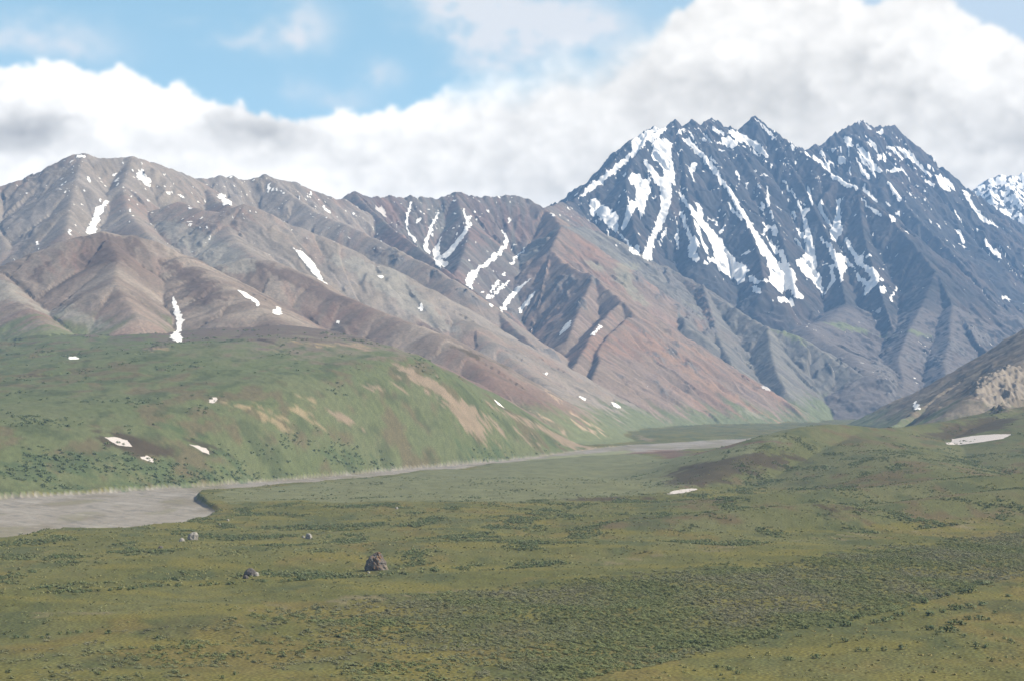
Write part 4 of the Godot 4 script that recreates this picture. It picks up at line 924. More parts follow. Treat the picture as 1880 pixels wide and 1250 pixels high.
# the sheet of snow where the field is positive, cut at its edge
func snow_sheet(rows: Dictionary, r0: int, r1: int, c0: int, c1: int, lift: float) -> ArrayMesh:
	var v := PackedVector3Array()
	var nn := PackedVector3Array()
	var ix := PackedInt32Array()
	var seen := {}
	var tri := [[0, 2, 1], [1, 2, 3]]
	for r in range(r0, r1):
		if not rows.has(r) or not rows.has(r + 1): continue
		var fa: PackedFloat32Array = rows[r]
		var fb: PackedFloat32Array = rows[r + 1]
		if fa.is_empty() or fb.is_empty(): continue
		var n0: PackedVector3Array = g_n[r]
		var n1: PackedVector3Array = g_n[r + 1]
		for c in range(c0, c1):
			var fq := [fa[c], fa[c + 1], fb[c], fb[c + 1]]
			if fq[0] <= 0.0 and fq[1] <= 0.0 and fq[2] <= 0.0 and fq[3] <= 0.0: continue
			var nq := [n0[c], n0[c + 1], n1[c], n1[c + 1]]
			var mid: Vector3 = nq[0]
			var dist := row_d[r]
			var ux := (2.0 * c / (COLS - 1) - 1.0) * UMAX * (dist + APEX) / dist
			if dist > 2600.0 and -mid.x * ux + mid.z < -0.25: continue
			var id := [r * COLS + c, r * COLS + c + 1, (r + 1) * COLS + c, (r + 1) * COLS + c + 1]
			for t in tri:
				var ring := []
				for e in 3:
					var a: int = t[e]
					var b: int = t[(e + 1) % 3]
					if fq[a] > 0.0:
						ring.append(snow_vertex(id[a], id[a], 0.0, nq[a], nq[a], lift, seen, v, nn))
					if (fq[a] > 0.0) != (fq[b] > 0.0):
						var w: float = fq[a] / (fq[a] - fq[b])
						ring.append(snow_vertex(id[a], id[b], w, nq[a], nq[b], lift, seen, v, nn))
				for e in range(1, ring.size() - 1):
					ix.append(ring[0]); ix.append(ring[e]); ix.append(ring[e + 1])
	if ix.is_empty(): return null
	return commit(v, nn, PackedColorArray(), ix)

func largest_piece(ix: PackedInt32Array, count: int) -> PackedInt32Array:
	var root := PackedInt32Array()
	root.resize(count)
	for k in count: root[k] = k
	for pass_no in 2:
		for k in range(0, ix.size(), 3):
			var a := ix[k]
			while root[a] != a: a = root[a]
			for e in [ix[k + 1], ix[k + 2]]:
				var b: int = e
				while root[b] != b: b = root[b]
				if b != a:
					root[b] = a
	var tally := {}
	for k in range(0, ix.size(), 3):
		var a := ix[k]
		while root[a] != a: a = root[a]
		tally[a] = tally.get(a, 0) + 1
	var best := -1
	for k in tally:
		if best < 0 or tally[k] > tally[best]: best = k
	var out := PackedInt32Array()
	for k in range(0, ix.size(), 3):
		var a := ix[k]
		while root[a] != a: a = root[a]
		if a == best:
			out.append(ix[k]); out.append(ix[k + 1]); out.append(ix[k + 2])
	return out

func snow_vertex(a: int, b: int, w: float, na: Vector3, nb: Vector3, lift: float, seen: Dictionary, v: PackedVector3Array, nn: PackedVector3Array) -> int:
	var key := a * 4 if a == b else (mini(a, b) * 4 + (1 if absi(a - b) == 1 else (2 if absi(a - b) == COLS else 3)))
	if seen.has(key): return seen[key]
	var p := vert(a).lerp(vert(b), w)
	p.y += lift
	v.append(p)
	nn.append(na.lerp(nb, w).normalized())
	seen[key] = v.size() - 1
	return v.size() - 1

func lone_patch(poly: PackedVector2Array, called: String, label: String, group: String, lift: float) -> void:
	if poly.size() < 4: return
	var box := bounds(poly).grow(8.0)
	var far := -box.get_center().y
	var k := clampf(far / 4500.0, 0.35, 1.0)
	var step := 2.2 * k
	step *= maxf(1.0, sqrt(box.get_area() / (step * step) / 22000.0))
	var nx := int(box.size.x / step) + 2
	var nz := int(box.size.y / step) + 2
	var field := PackedFloat32Array()
	field.resize(nx * nz)
	for j in nz:
		var z := box.position.y + j * step
		for i in nx:
			var x := box.position.x + i * step
			var wx := x + noise_b.get_noise_2d(x * 0.04, z * 0.04) * 5.0 * k
			var wz := z + noise_b.get_noise_2d(x * 0.04 + 60.0, z * 0.04) * 9.0 * k
			field[j * nx + i] = inside_by(poly, wx, wz) + noise_b.get_noise_2d(x * 0.16, z * 0.10) * 4.0 * k - 0.7 * k
	var v := PackedVector3Array()
	var ix := PackedInt32Array()
	var seen := {}
	for j in nz - 1:
		for i in nx - 1:
			var id := [j * nx + i, j * nx + i + 1, (j + 1) * nx + i, (j + 1) * nx + i + 1]
			if field[id[0]] <= 0.0 and field[id[1]] <= 0.0 and field[id[2]] <= 0.0 and field[id[3]] <= 0.0: continue
			for t in [[0, 1, 2], [1, 3, 2]]:
				var ring := []
				for e in 3:
					var a: int = id[t[e]]
					var b: int = id[t[(e + 1) % 3]]
					var spots := []
					if field[a] > 0.0: spots.append([a, a, 0.0])
					if (field[a] > 0.0) != (field[b] > 0.0): spots.append([a, b, field[a] / (field[a] - field[b])])
					for sp in spots:
						var key := Vector2i(mini(sp[0], sp[1]), maxi(sp[0], sp[1]))
						if not seen.has(key):
							seen[key] = v.size()
							var x := box.position.x + step * lerpf(sp[0] % nx, sp[1] % nx, sp[2])
							var z := box.position.y + step * lerpf(sp[0] / nx, sp[1] / nx, sp[2])
							v.append(Vector3(x, height_at(x, z) + lift * k * k, z))
						ring.append(seen[key])
				for e in range(1, ring.size() - 1):
					ix.append(ring[0]); ix.append(ring[e]); ix.append(ring[e + 1])
	if ix.is_empty(): return
	ix = largest_piece(ix, v.size())
	var map := {}
	var v2 := PackedVector3Array()
	for q in ix.size():
		var w := ix[q]
		if not map.has(w):
			map[w] = v2.size()
			v2.append(v[w])
		ix[q] = map[w]
	var nn := PackedVector3Array()
	for p in v2:
		var d := 3.0
		nn.append(Vector3(height_at(p.x - d, p.z) - height_at(p.x + d, p.z), 2.0 * d, height_at(p.x, p.z - d) - height_at(p.x, p.z + d)).normalized())
	var o := MeshInstance3D.new()
	o.name = called
	o.mesh = commit(v2, nn, PackedColorArray(), ix)
	o.material_override = old_snow_mat if label.contains("pale") or label.contains("grey") else snow_mat
	o.set_meta("label", label)
	o.set_meta("category", "snow patch")
	if group: o.set_meta("group", group)
	add_child(o, true)

func build_snow() -> void:
	for b in peak_snow:
		for p in b[3]:
			var poly := outline(b[0], b[1], b[2], p)
			if poly.size() < 4: continue
			snow_polys.append(poly)
			snow_boxes.append(bounds(poly).grow(20.0))
	field_rows.resize(n_rows)
	parallel(snow_field_row, n_rows)
	for part in [[7, "snow_cover"], [8, "snow_cover"], [3, "snow_flecks"], [4, "snow_flecks"]]:
		var rows := {}
		for r in n_rows:
			var f: PackedFloat32Array = field_rows[r]
			if f.is_empty(): continue
			var g := f.duplicate()
			var mm: PackedInt32Array = g_m[r]
			for c in COLS:
				var own := mm[c] if mm[c] in [3, 4, 8] else 7
				if own != part[0]: g[c] = -1.0
			rows[r] = g
		var mesh := snow_sheet(rows, 0, n_rows - 1, 0, COLS - 1, 1.0)
		if mesh == null or land[part[0]] == null: continue
		var o := MeshInstance3D.new()
		o.name = part[1]
		o.mesh = mesh
		o.material_override = snow_mat
		o.set_meta("kind", "stuff")
		land[part[0]].add_child(o, true)
	var count := 0
	for b in lone_snow:
		for p in b[4]:
			lone_patch(outline(b[0], b[1], b[2], p), "snow_patch", b[3], b[3].replace("patch", "patches").replace("streak", "streaks"), 1.0 + 0.08 * (count % 9))
			count += 1
	for b in named_snow:
		lone_patch(outline(b[1], b[2], b[3], b[4]), "snow_patch", b[0], "", 1.0 + 0.08 * (count % 9))
		count += 1

# ---------------------------------------------------------------- sky
const HAZE := 0.00005
var cloud_noise := FastNoiseLite.new()
var cloud_fine := FastNoiseLite.new()
var cloud_puff := FastNoiseLite.new()
# height of the cloud tops over the range, along the horizon: photo x, photo y
var cloud_tops := [-400,190, -150,165, 0,150, 50,136, 95,128, 140,142, 175,156, 210,140, 250,150, 300,176, 335,170, 380,194, 440,194, 480,214, 540,226, 600,219, 700,213, 745,200, 800,176, 850,168, 890,150, 960,150, 1040,118, 1085,130, 1120,112, 1160,86, 1200,70, 1240,30, 1290,4, 1340,-14, 1440,-16, 1520,-8, 1570,20, 1600,26, 1640,16, 1690,4, 1740,8, 1790,66, 1840,76, 1880,96, 1960,120, 2200,150]
# soft lumps: photo x, y, half width, half height, weight (thin high cloud above, shade or light inside the bank)
var wisps := [70,85,120,34,.55, 160,110,80,26,.45, 0,105,60,20,.4, 560,55,52,42,.75, 500,80,70,20,.6, 430,92,40,14,.4, 705,142,34,26,.6, 550,172,40,24,.35, 640,190,50,20,.45, 880,20,110,40,.85, 960,45,130,36,.95, 1060,42,90,34,.85, 1110,60,60,24,.5, 1180,110,70,30,.5, 870,80,50,26,.55, 900,120,70,30,.7, 1000,90,80,40,.6, 830,0,70,18,.6, 330,55,30,10,.2]
var shades := [60,252,100,36,.75, 0,270,70,36,.55, 110,235,40,22,.35, 455,245,105,32,.75, 400,232,60,18,.35, 560,260,60,30,.3, 830,300,160,70,.14, 760,250,60,30,.15, 1000,330,160,50,.15, 900,240,120,50,.12, 1180,170,120,40,.18, 1420,170,140,50,.24, 1300,150,70,30,.2, 1640,190,50,100,.22, 1580,120,40,60,.2, 1840,140,26,22,.35, 1780,260,140,60,.18, 1250,260,120,40,.15, 640,300,150,50,.2, 150,300,200,30,.12]
var lights := [180,180,110,50,.5, 60,165,60,40,.4, 330,215,90,30,.4, 1110,190,50,50,.3, 1340,110,60,35,.3, 1640,80,90,60,.55, 1760,165,110,55,.5, 1830,110,50,30,.4, 1420,40,60,30,.35, 1520,70,50,40,.3, 1260,90,50,24,.3, 1350,105,40,22,.3, 1800,120,60,40,.4, 760,210,60,20,.3, 1040,200,60,40,.25]

func lumps(list: Array, px: float, py: float) -> float:
	var v := 0.0
	for k in range(0, list.size(), 5):
		var ex: float = (px - list[k]) / list[k + 2]
		var ey: float = (py - list[k + 1]) / list[k + 3]
		var q := ex * ex + ey * ey
		if q < 6.0:
			v += list[k + 4] * exp(-q)
	return v

func sky_color(px: float, py: float) -> Color:
	var up := (745.0 - py) / FOCAL        # height above the horizon, radians
	var blue := Color(0.705, 0.822, 0.892).lerp(Color(0.650, 0.780, 0.860), smooth(0.12, 0.21, up)).lerp(Color(0.42, 0.60, 0.80), smooth(0.2, 0.9, up))
	blue = blue.lerp(Color(0.80, 0.845, 0.89), smooth(900.0, 1700.0, px) * 0.85 * smooth(3200.0, 2200.0, px))
	var n1 := cloud_noise.get_noise_2d(px * 0.0045, py * 0.0075)
	var n2 := cloud_fine.get_noise_2d(px * 0.016, py * 0.022)
	var inside := smooth(-700.0, -250.0, px) * smooth(2600.0, 2150.0, px)
	# cloud tops
	var top := 150.0
	if px > -400.0 and px < 2200.0:
		var k := 0
		while cloud_tops[k + 2] < px: k += 2
		top = lerpf(cloud_tops[k + 1], cloud_tops[k + 3], (px - cloud_tops[k]) / (cloud_tops[k + 2] - cloud_tops[k]))
	elif px < 0.0:
		top = lerpf(120.0 + cloud_noise.get_noise_2d(px * 0.002, 5.0) * 260.0, 190.0, smooth(-1400.0, -400.0, px))
	else:
		top = lerpf(150.0, 120.0 + cloud_noise.get_noise_2d(px * 0.002, 5.0) * 260.0, smooth(2200.0, 3200.0, px))
	var edge := 6.0 + 52.0 * smooth(780.0, 900.0, px) * smooth(1280.0, 1120.0, px)
	var puff := cloud_puff.get_noise_2d(px * 0.022 + n2 * 0.5, py * 0.028 + n1 * 0.4)
	var cover := smooth(-edge, edge, py - top + n2 * 16.0 + n1 * 10.0 - puff * 24.0 - 14.0)
	# scattered cloud high up, outside the picture
	var high := smooth(0.2, 0.34, up)
	var q := cloud_noise.get_noise_2d(px * 0.0011 + 30.0, up * 2.4)
	cover = maxf(cover, high * smooth(-0.05, 0.25, q + n1 * 0.25))
	var thin := 0.0
	var shade := 0.0
	var light := 0.0
	if inside > 0.0:
		var wx := px + n2 * 26.0 + n1 * 20.0
		var wy := py + cloud_fine.get_noise_2d(px * 0.016 + 90.0, py * 0.022) * 16.0
		thin = lumps(wisps, wx, wy) * (0.85 + n2 * 0.6) * inside
		shade = lumps(shades, wx, wy) * inside
		light = lumps(lights, wx, wy) * inside
	var under := smooth(40.0, 220.0, py - top)
	var bright := lerpf(0.98, 0.918, smooth(800.0, 1100.0, px)) + light * 0.11 - shade * 0.20 - under * 0.035 + n1 * 0.05 + n2 * 0.035 - (puff + 0.35) * 0.11
	bright = clampf(bright + 0.01, 0.72, 1.02)
	var white := Color(bright, bright * 0.985, bright * 0.96).lerp(Color(bright, bright * 0.99, bright * 0.97), clampf((0.97 - bright) * 4.0, 0.0, 1.0))
	var c := blue.lerp(Color(0.895, 0.895, 0.90), clampf(thin, 0.0, 0.92))
	return clear_air(c.lerp(white, cover), up)

# the air between here and the clouds pales them; this is the sky as it is beyond that air
func clear_air(c: Color, up: float) -> Color:
	var l := c.srgb_to_linear()
	var way := minf(12000.0, 1350.0 / maxf(up, 0.02))
	var t := exp(-way * HAZE)
	var veil := Color(0.50, 0.60, 0.74)
	return Color(maxf((l.r - veil.r * (1.0 - t)) / t, 0.03), maxf((l.g - veil.g * (1.0 - t)) / t, 0.05), maxf((l.b - veil.b * (1.0 - t)) / t, 0.08))

func make_sky() -> ImageTexture:
	for n in [cloud_noise, cloud_fine]:
		n.frequency = 1.0
		n.noise_type = FastNoiseLite.TYPE_SIMPLEX_SMOOTH
	cloud_puff.noise_type = FastNoiseLite.TYPE_CELLULAR
	cloud_puff.cellular_return_type = FastNoiseLite.RETURN_DISTANCE
	cloud_puff.frequency = 1.0
	cloud_puff.fractal_octaves = 3
	cloud_puff.seed = 2
	cloud_noise.seed = 5
	cloud_noise.fractal_octaves = 4
	cloud_fine.seed = 8
	cloud_fine.fractal_octaves = 5
	var w := 4096
	var h := 2048
	# coarse all round, finer over the valley; straight ahead is the left edge of the picture
	var im := Image.create(w / 8, h / 8, false, Image.FORMAT_RGBF)
	im.fill(Color(0.35, 0.39, 0.42))
	fill_sky(im, w / 8, h / 16 + 1, w / 8, h / 8, 0, 0)
	im.resize(w, h, Image.INTERPOLATE_BILINEAR)
	for side in 2:
		var sharp := Image.create(320, 236, false, Image.FORMAT_RGBF)
		fill_sky(sharp, 320, 236, w, h, 0 if side == 0 else w - 320, h / 2 - 236)
		im.blit_rect(sharp, Rect2i(0, 0, 320, 236), Vector2i(0 if side == 0 else w - 320, h / 2 - 236))
	return ImageTexture.create_from_image(im)

func fill_sky(im: Image, w: int, h: int, full_w: int, full_h: int, offx: int, offy: int) -> void:
	for j in h:
		var up := (0.5 - (j + offy + 0.5) / full_h) * PI
		for i in w:
			var az := (i + offx + 0.5) / full_w * TAU
			if az > PI: az -= TAU
			var ta := tan(az) if absf(az) < 0.45 else signf(az) * (0.48306 + (absf(az) - 0.45) * 1.2333)
			im.set_pixel(i, j, sky_color(940.0 + ta * FOCAL, 745.0 - up * FOCAL))

# ---------------------------------------------------------------- shrubs
var leaf_mat: StandardMaterial3D
var shrub_meshes := []

func shrub_mesh(seed_no: int, leaves: int, leaf: float, tall: float) -> ArrayMesh:
	var rng := RandomNumberGenerator.new()
	rng.seed = seed_no
	var v := PackedVector3Array()
	var nn := PackedVector3Array()
	var ix := PackedInt32Array()
	# several leafy branches leaning out from the root, each with its own tuft
	var tufts := []
	for k in 7:
		var a := rng.randf() * TAU
		var rr := sqrt(rng.randf()) * 0.72
		tufts.append([Vector3(cos(a) * rr, tall * (0.42 + 0.4 * rng.randf()) * (1.0 - 0.45 * rr), sin(a) * rr), 0.3 + 0.2 * rng.randf()])
	for k in leaves:
		var tuft: Array = tufts[k % tufts.size()]
		var dir := Vector3(rng.randfn(), rng.randfn() * 0.9 + 0.25, rng.randfn()).normalized()
		var p: Vector3 = tuft[0] + dir * tuft[1] * (0.55 + 0.5 * rng.randf())
		p.y = maxf(p.y, 0.03)
		var out_n := (dir * 0.5 + Vector3(p.x, p.y * 0.9 + 0.25, p.z).normalized() * 0.7 + Vector3.UP * 0.5).normalized()
		var t1 := out_n.cross(Vector3(rng.randfn(), rng.randfn(), rng.randfn())).normalized()
		var t2 := out_n.cross(t1)
		var s := leaf * (0.7 + 0.6 * rng.randf())
		var b := v.size()
		v.append(p - t1 * s); v.append(p + t2 * s * 0.6 + out_n * s * 0.25); v.append(p + t1 * s); v.append(p - t2 * s * 0.6 - out_n * s * 0.1)
		for q in 4: nn.append(out_n)
		ix.append_array([b, b + 1, b + 2, b, b + 2, b + 3])
	return commit(v, nn, PackedColorArray(), ix)

func stuff_shrubs(called: String, label: String, category: String, mesh: Mesh, places: Array, colors: PackedColorArray) -> void:
	if places.is_empty(): return
	var mm := MultiMesh.new()
	mm.transform_format = MultiMesh.TRANSFORM_3D
	mm.use_colors = true
	mm.mesh = mesh
	mm.instance_count = places.size()
	for k in places.size():
		mm.set_instance_transform(k, places[k])
		mm.set_instance_color(k, colors[k])
	var o := MultiMeshInstance3D.new()
	o.name = called
	o.multimesh = mm
	o.material_override = leaf_mat
	o.set_meta("kind", "stuff")
	o.set_meta("label", label)
	o.set_meta("category", category)
	add_child(o, true)

func photo_of(p: Vector3) -> Vector2:
	var d := (p - EYE).rotated(Vector3.RIGHT, -TILT)
	return Vector2(940.0 + d.x / -d.z * FOCAL, 625.0 - d.y / -d.z * FOCAL)

func line_y(pts: Array, px: float) -> float:
	var k := 0
	while k < pts.size() - 4 and pts[k + 2] < px: k += 2
	return lerpf(pts[k + 1], pts[k + 3], clampf((px - pts[k]) / (pts[k + 2] - pts[k]), -0.5, 1.5))

# edges of the plant belts on the plain, photo x, y
var stream_line := [-200,1102, 0,1094, 250,1084, 480,1070, 700,1058, 850,1050, 1000,1040, 1130,1027, 1300,1008, 1440,995, 1600,980, 1780,963, 1880,957, 2100,942]
var terrace_edge := [-200,900, 420,922, 800,924, 1000,918, 1150,905, 1230,897, 1300,865, 1400,818, 1500,700, 2100,650]
var thicket_top := [-200,1190, 0,1166, 220,1150, 480,1122, 700,1090, 850,1078, 960,1070, 1100,1056, 1250,1042, 1440,1024, 1650,996, 1880,968, 2100,950]
var thicket_end := [-200,1400, 700,1330, 1000,1262, 1200,1222, 1330,1192, 1440,1160, 1560,1140, 1650,1120, 1720,1100, 1800,1076, 1880,1058, 2100,1020]

func build_plants() -> void:
	leaf_mat = StandardMaterial3D.new()
	leaf_mat.vertex_color_use_as_albedo = true
	leaf_mat.roughness = 0.8
	leaf_mat.metallic_specular = 0.25
	leaf_mat.backlight_enabled = true
	leaf_mat.backlight = Color(0.22, 0.24, 0.13)
	for k in 5:
		shrub_meshes.append(shrub_mesh(100 + k, 70, 0.2, 0.95))
	var low := shrub_mesh(200, 26, 0.34, 0.7)
	var rng := RandomNumberGenerator.new()
	rng.seed = 4
	var places := [[], [], [], []]
	var tints := [PackedColorArray(), PackedColorArray(), PackedColorArray(), PackedColorArray()]
	var n := 0
	while n < 420000:
		n += 1
		var dist := sqrt(lerpf(360.0 * 360.0, 1750.0 * 1750.0, pow(rng.randf(), 1.35)))
		var x := rng.randf_range(-1.0, 1.0) * 0.30 * (dist + 60.0)
		var pick := rng.randf()
		var size := rng.randf()
		var turn := rng.randf() * TAU
		var z := -dist
		var rf := int(row_at(dist))
		var ci := clampi(int((x / (UMAX * (dist + APEX)) + 1.0) * 0.5 * (COLS - 1)), 0, COLS - 2)
		var m: int = g_m[rf][ci]
		if m == 11 or m == 1: continue
		var y := height_at(x, z)
		var q := photo_of(Vector3(x, y, z))
		var patch := noise_b.get_noise_2d(x * 0.02, z * 0.012)
		var clump := noise_b.get_noise_2d(x * 0.07 + 20.0, z * 0.05)
		var ys := line_y(stream_line, q.x)
		var yt := line_y(thicket_top, q.x)
		var ye := line_y(thicket_end, q.x)
		var kind := -1
		var tint := Color.BLACK
		var r := 0.0
		if q.y > yt and q.y < ye:
			# willow thicket: dense in the middle and to the right, open on the left
			var dens := lerpf(0.12, 0.95, smooth(250.0, 1250.0, q.x + (1150.0 - q.y) * 3.0)) + clump * 0.6 + patch * 0.5
			dens *= smooth(yt, yt + 22.0, q.y + clump * 14.0)
			if pick < dens:
				kind = 0
				r = lerpf(0.5, 1.15, size * size)
				tint = Color(.098,.096,.060).lerp(Color(.078,.090,.038), clampf(0.45 + patch * 1.4 + (size - 0.5) * 0.5 + smooth(yt + 70.0, yt + 190.0, q.y) * 0.4, 0.0, 1.0))
		elif q.y >= ye:
			if pick < 0.02 + maxf(clump, 0.0) * 0.2:
				kind = 1
				r = lerpf(0.35, 0.8, size)
				tint = Color(.120,.130,.052).lerp(Color(.130,.112,.044), clampf(0.5 + patch, 0.0, 1.0))
		elif q.y > ys:
			if pick < 0.02 + maxf(clump, 0.0) * 0.25:
				kind = 1
				r = lerpf(0.3, 0.75, size)
				tint = Color(.115,.122,.050).lerp(Color(.105,.112,.052), size)
		else:
			# hummocky shrub tundra beyond the stream
			var dens2 := 0.03 + maxf(patch - 0.06, 0.0) * 1.3 + maxf(clump, 0.0) * 0.22
			if q.y < line_y(terrace_edge, q.x): dens2 *= 0.12
			if m == 10: dens2 *= 0.75
			if pick < dens2:
				var tallness := smooth(0.08, 0.35, patch + clump * 0.4)
				kind = 2 if tallness < 0.5 else 3
				r = lerpf(0.4, 0.95, size) * (1.0 + tallness * 0.7)
				tint = Color(.118,.126,.052).lerp(Color(.076,.104,.048), tallness * 0.85).lerp(Color(.135,.112,.056), clampf(size - 0.6, 0.0, 0.3))
		if kind < 0: continue
		tint = tint * ((1.12 if kind == 0 else 0.86) + 0.3 * fposmod(pick * 17.0, 1.0))
		tint.a = 1.0
		var b := Basis(Vector3.UP, turn).scaled(Vector3(r, r * (0.5 + 0.4 * fposmod(size * 13.0, 1.0)), r))
		places[kind].append(Transform3D(b, Vector3(x, y - 0.05, z)))
		tints[kind].append(tint)
	stuff_shrubs("willow_thicket", "grey green willow thicket covering the near plain below the stream", "thicket", shrub_meshes[0], places[0], tints[0])
	stuff_shrubs("dwarf_birch", "low olive tufts and dwarf birch in the grass of the near plain", "ground cover", low, places[1], tints[1])
	stuff_shrubs("tundra_scrub", "low mixed scrub over the hummocks beyond the stream", "ground cover", low, places[2], tints[2])
	stuff_shrubs("alder_scrub", "dark green scrub in the hollows of the hummocky ground", "ground cover", shrub_meshes[1], places[3], tints[3])
	print("scrub ", places[0].size(), " ", places[1].size(), " ", places[2].size(), " ", places[3].size())
	single_shrubs()
	hill_thickets()

# single dark shrubs: [origin x, origin y, scale, label, group, x, y, half width, ...]
var single := [
	[1440, 950, 4.166, "dark green willow shrub standing in the grass at the lower edge of the thicket", "dark shrubs in the grass", [1070,650,50, 1010,640,30, 960,615,35, 1190,610,42, 1250,598,36, 1420,575,52, 1370,580,36, 1520,512,48, 1480,505,30, 1590,470,26, 1120,748,44, 1210,728,36, 1300,705,52, 1350,700,36, 1430,692,44, 1520,672,38, 1130,858,50, 1190,890,40, 1250,875,64, 1310,880,44, 1290,820,50, 1360,822,48, 1410,780,36, 1500,782,48, 1560,785,28, 700,805,40, 780,795,48, 830,780,36, 920,750,42, 860,748,34, 990,712,30, 560,770,38, 480,830,48, 440,830,30, 370,840,38, 170,850,36, 115,908,28, 465,950,38, 350,990,22, 245,1075,44, 40,1090,38, 570,1024,36, 645,1024,34, 770,1018,36, 910,1008,44, 1470,985,40, 1370,915,36, 1610,732,28, 1720,605,28, 1550,995,36, 690,925,18, 600,920,18, 1240,950,16, 1740,950,30, 1690,925,20]],
	[960, 950, 3.917, "dark green willow shrub standing in the grass at the lower edge of the thicket", "dark shrubs in the grass", [1250,915,44, 1190,910,40, 1150,905,34, 1000,950,40, 960,955,26, 1050,945,26, 1080,1012,38, 980,1052,40, 1340,922,24, 520,958,28, 440,972,20, 1400,1080,26, 1490,1095,34, 1550,1126,34, 1430,1136,20, 905,710,20, 1050,705,26, 460,1128,28, 1830,868,30, 770,812,16]],
	[0, 950, 3.917, "dark shrub in the broken row along the small stream", "shrubs along the stream", [420,545,36, 540,538,34, 590,536,34, 640,533,32, 700,528,28, 790,524,28, 850,518,36, 930,516,30, 970,512,34, 1030,504,36, 1090,500,34, 1150,494,28, 1280,490,30, 1450,490,30, 1500,486,34, 1560,482,26, 1650,478,28, 1680,472,20, 1860,458,30]],
	[480, 950, 3.917, "dark shrub in the broken row along the small stream", "shrubs along the stream", [20,462,28, 150,464,28, 200,458,26, 260,452,36, 310,450,40, 360,444,26, 430,425,22, 620,430,28, 740,424,34, 860,414,30, 920,412,34, 1040,410,26, 1150,398,24, 1240,388,36, 1440,378,28, 1490,374,18, 1850,344,36]],
	[0, 950, 3.917, "bushy shrub scattered over the yellowish grass of the open plain", "shrubs on the open plain", [290,872,26, 190,866,26, 110,868,30, 490,840,28, 560,830,28, 650,828,22, 770,834,34, 340,850,24, 430,838,24, 1440,940,34, 1130,870,28, 1690,735,20, 1600,1020,30, 1780,1020,22, 475,1070,26, 820,1068,24, 1590,1158,30, 1690,1132,30, 60,1115,30, 700,1130,30, 1330,1075,24, 1840,890,20]],
	[480, 950, 3.917, "bushy shrub scattered over the yellowish grass of the open plain", "shrubs on the open plain", [410,660,26, 330,822,26, 550,862,26, 650,944,34, 930,974,28, 290,980,36, 545,1090,22, 1190,770,24, 1310,848,20, 1410,932,24, 360,1095,20, 830,1075,40, 160,1000,30, 1020,885,24, 90,1085,24, 800,1110,30]],
]

func single_shrubs() -> void:
	var rng := RandomNumberGenerator.new()
	rng.seed = 77
	var mats := []
	for c in [Color(.056,.074,.034), Color(.064,.080,.036), Color(.050,.068,.034), Color(.068,.082,.042)]:
		var m := StandardMaterial3D.new()
		m.albedo_color = c.linear_to_srgb()
		m.roughness = 0.8
		m.metallic_specular = 0.25
		m.backlight_enabled = true
		m.backlight = Color(0.18, 0.22, 0.11)
		mats.append(m)
	for b in single:
		var p: Array = b[5]
		for k in range(0, p.size(), 3):
			var hit := ground_hit(b[0] + p[k] / b[2], b[1] + p[k + 1] / b[2])
			if hit == Vector3.INF: continue
			var r: float = p[k + 2] / b[2] * -hit.z / FOCAL * 1.05
			var o := MeshInstance3D.new()
			o.name = "willow_shrub"
			o.mesh = shrub_meshes[rng.randi() % 5]
			o.material_override = mats[rng.randi() % 4]
			o.position = Vector3(hit.x, height_at(hit.x, hit.z) - 0.05, hit.z)
			o.rotation.y = rng.randf() * TAU
			var hgt: float = r * (1.0 if b[4] != "shrubs along the stream" else 0.75)
			o.scale = Vector3(r, hgt, r)
			o.set_meta("label", b[3])
			o.set_meta("category", "shrub")
			o.set_meta("group", b[4])
			add_child(o, true)

# tall shrubs on the lower slopes of the hills
func hill_thickets() -> void:
	var rng := RandomNumberGenerator.new()
	rng.seed = 12
	var places := []
	var tints := PackedColorArray()
	for n in 60000:
		var dist := rng.randf_range(1250.0, 2700.0)
		var x := rng.randf_range(-0.29, 0.29) * dist
		var pick := rng.randf()
		var size := rng.randf()
		var rf := int(row_at(dist))
		var ci := clampi(int((x / (UMAX * (dist + APEX)) + 1.0) * 0.5 * (COLS - 1)), 0, COLS - 2)
		var m: int = g_m[rf][ci]
		if m != 1 and m != 10: continue
		var z := -dist
		var y := height_at(x, z)
		var want := noise_b.get_noise_2d(x * 0.014 + 3.0, z * 0.007) + noise_b.get_noise_2d(x * 0.06, z * 0.04) * 0.5 - 0.30
		if m == 1: want += smooth(60.0, 5.0, y) * 0.16
		var list = stain_tiles.get(Vector2i(int(floor(x / TILE)), int(floor(z / TILE))))
		if list != null:
			for k in list:
				if stain_names[k] == "thicket" and inside_by(stain_polys[k], x, z) > -5.0: want += 0.6
				elif stain_names[k] in ["tan", "ochre"] and inside_by(stain_polys[k], x, z) > -8.0: want -= 2.0
		if pick > want * 2.2: continue
		var r := lerpf(0.9, 2.2, size * size) * (1.25 if m == 1 else 1.0)
		places.append(Transform3D(Basis(Vector3.UP, pick * 40.0).scaled(Vector3(r, r * 0.8, r)), Vector3(x, y - 0.1, z)))
		var c := Color(.080,.110,.052).lerp(Color(.098,.120,.058), size) * (0.85 + 0.3 * fposmod(pick * 31.0, 1.0))
		c.a = 1.0
		tints.append(c)
	stuff_shrubs("hillside_scrub", "dark green alder scrub dotted over the lower hillsides", "ground cover", shrub_meshes[2], places, tints)
	print("hill scrub ", places.size())

# ---------------------------------------------------------------- boulders
var rock_mat: StandardMaterial3D

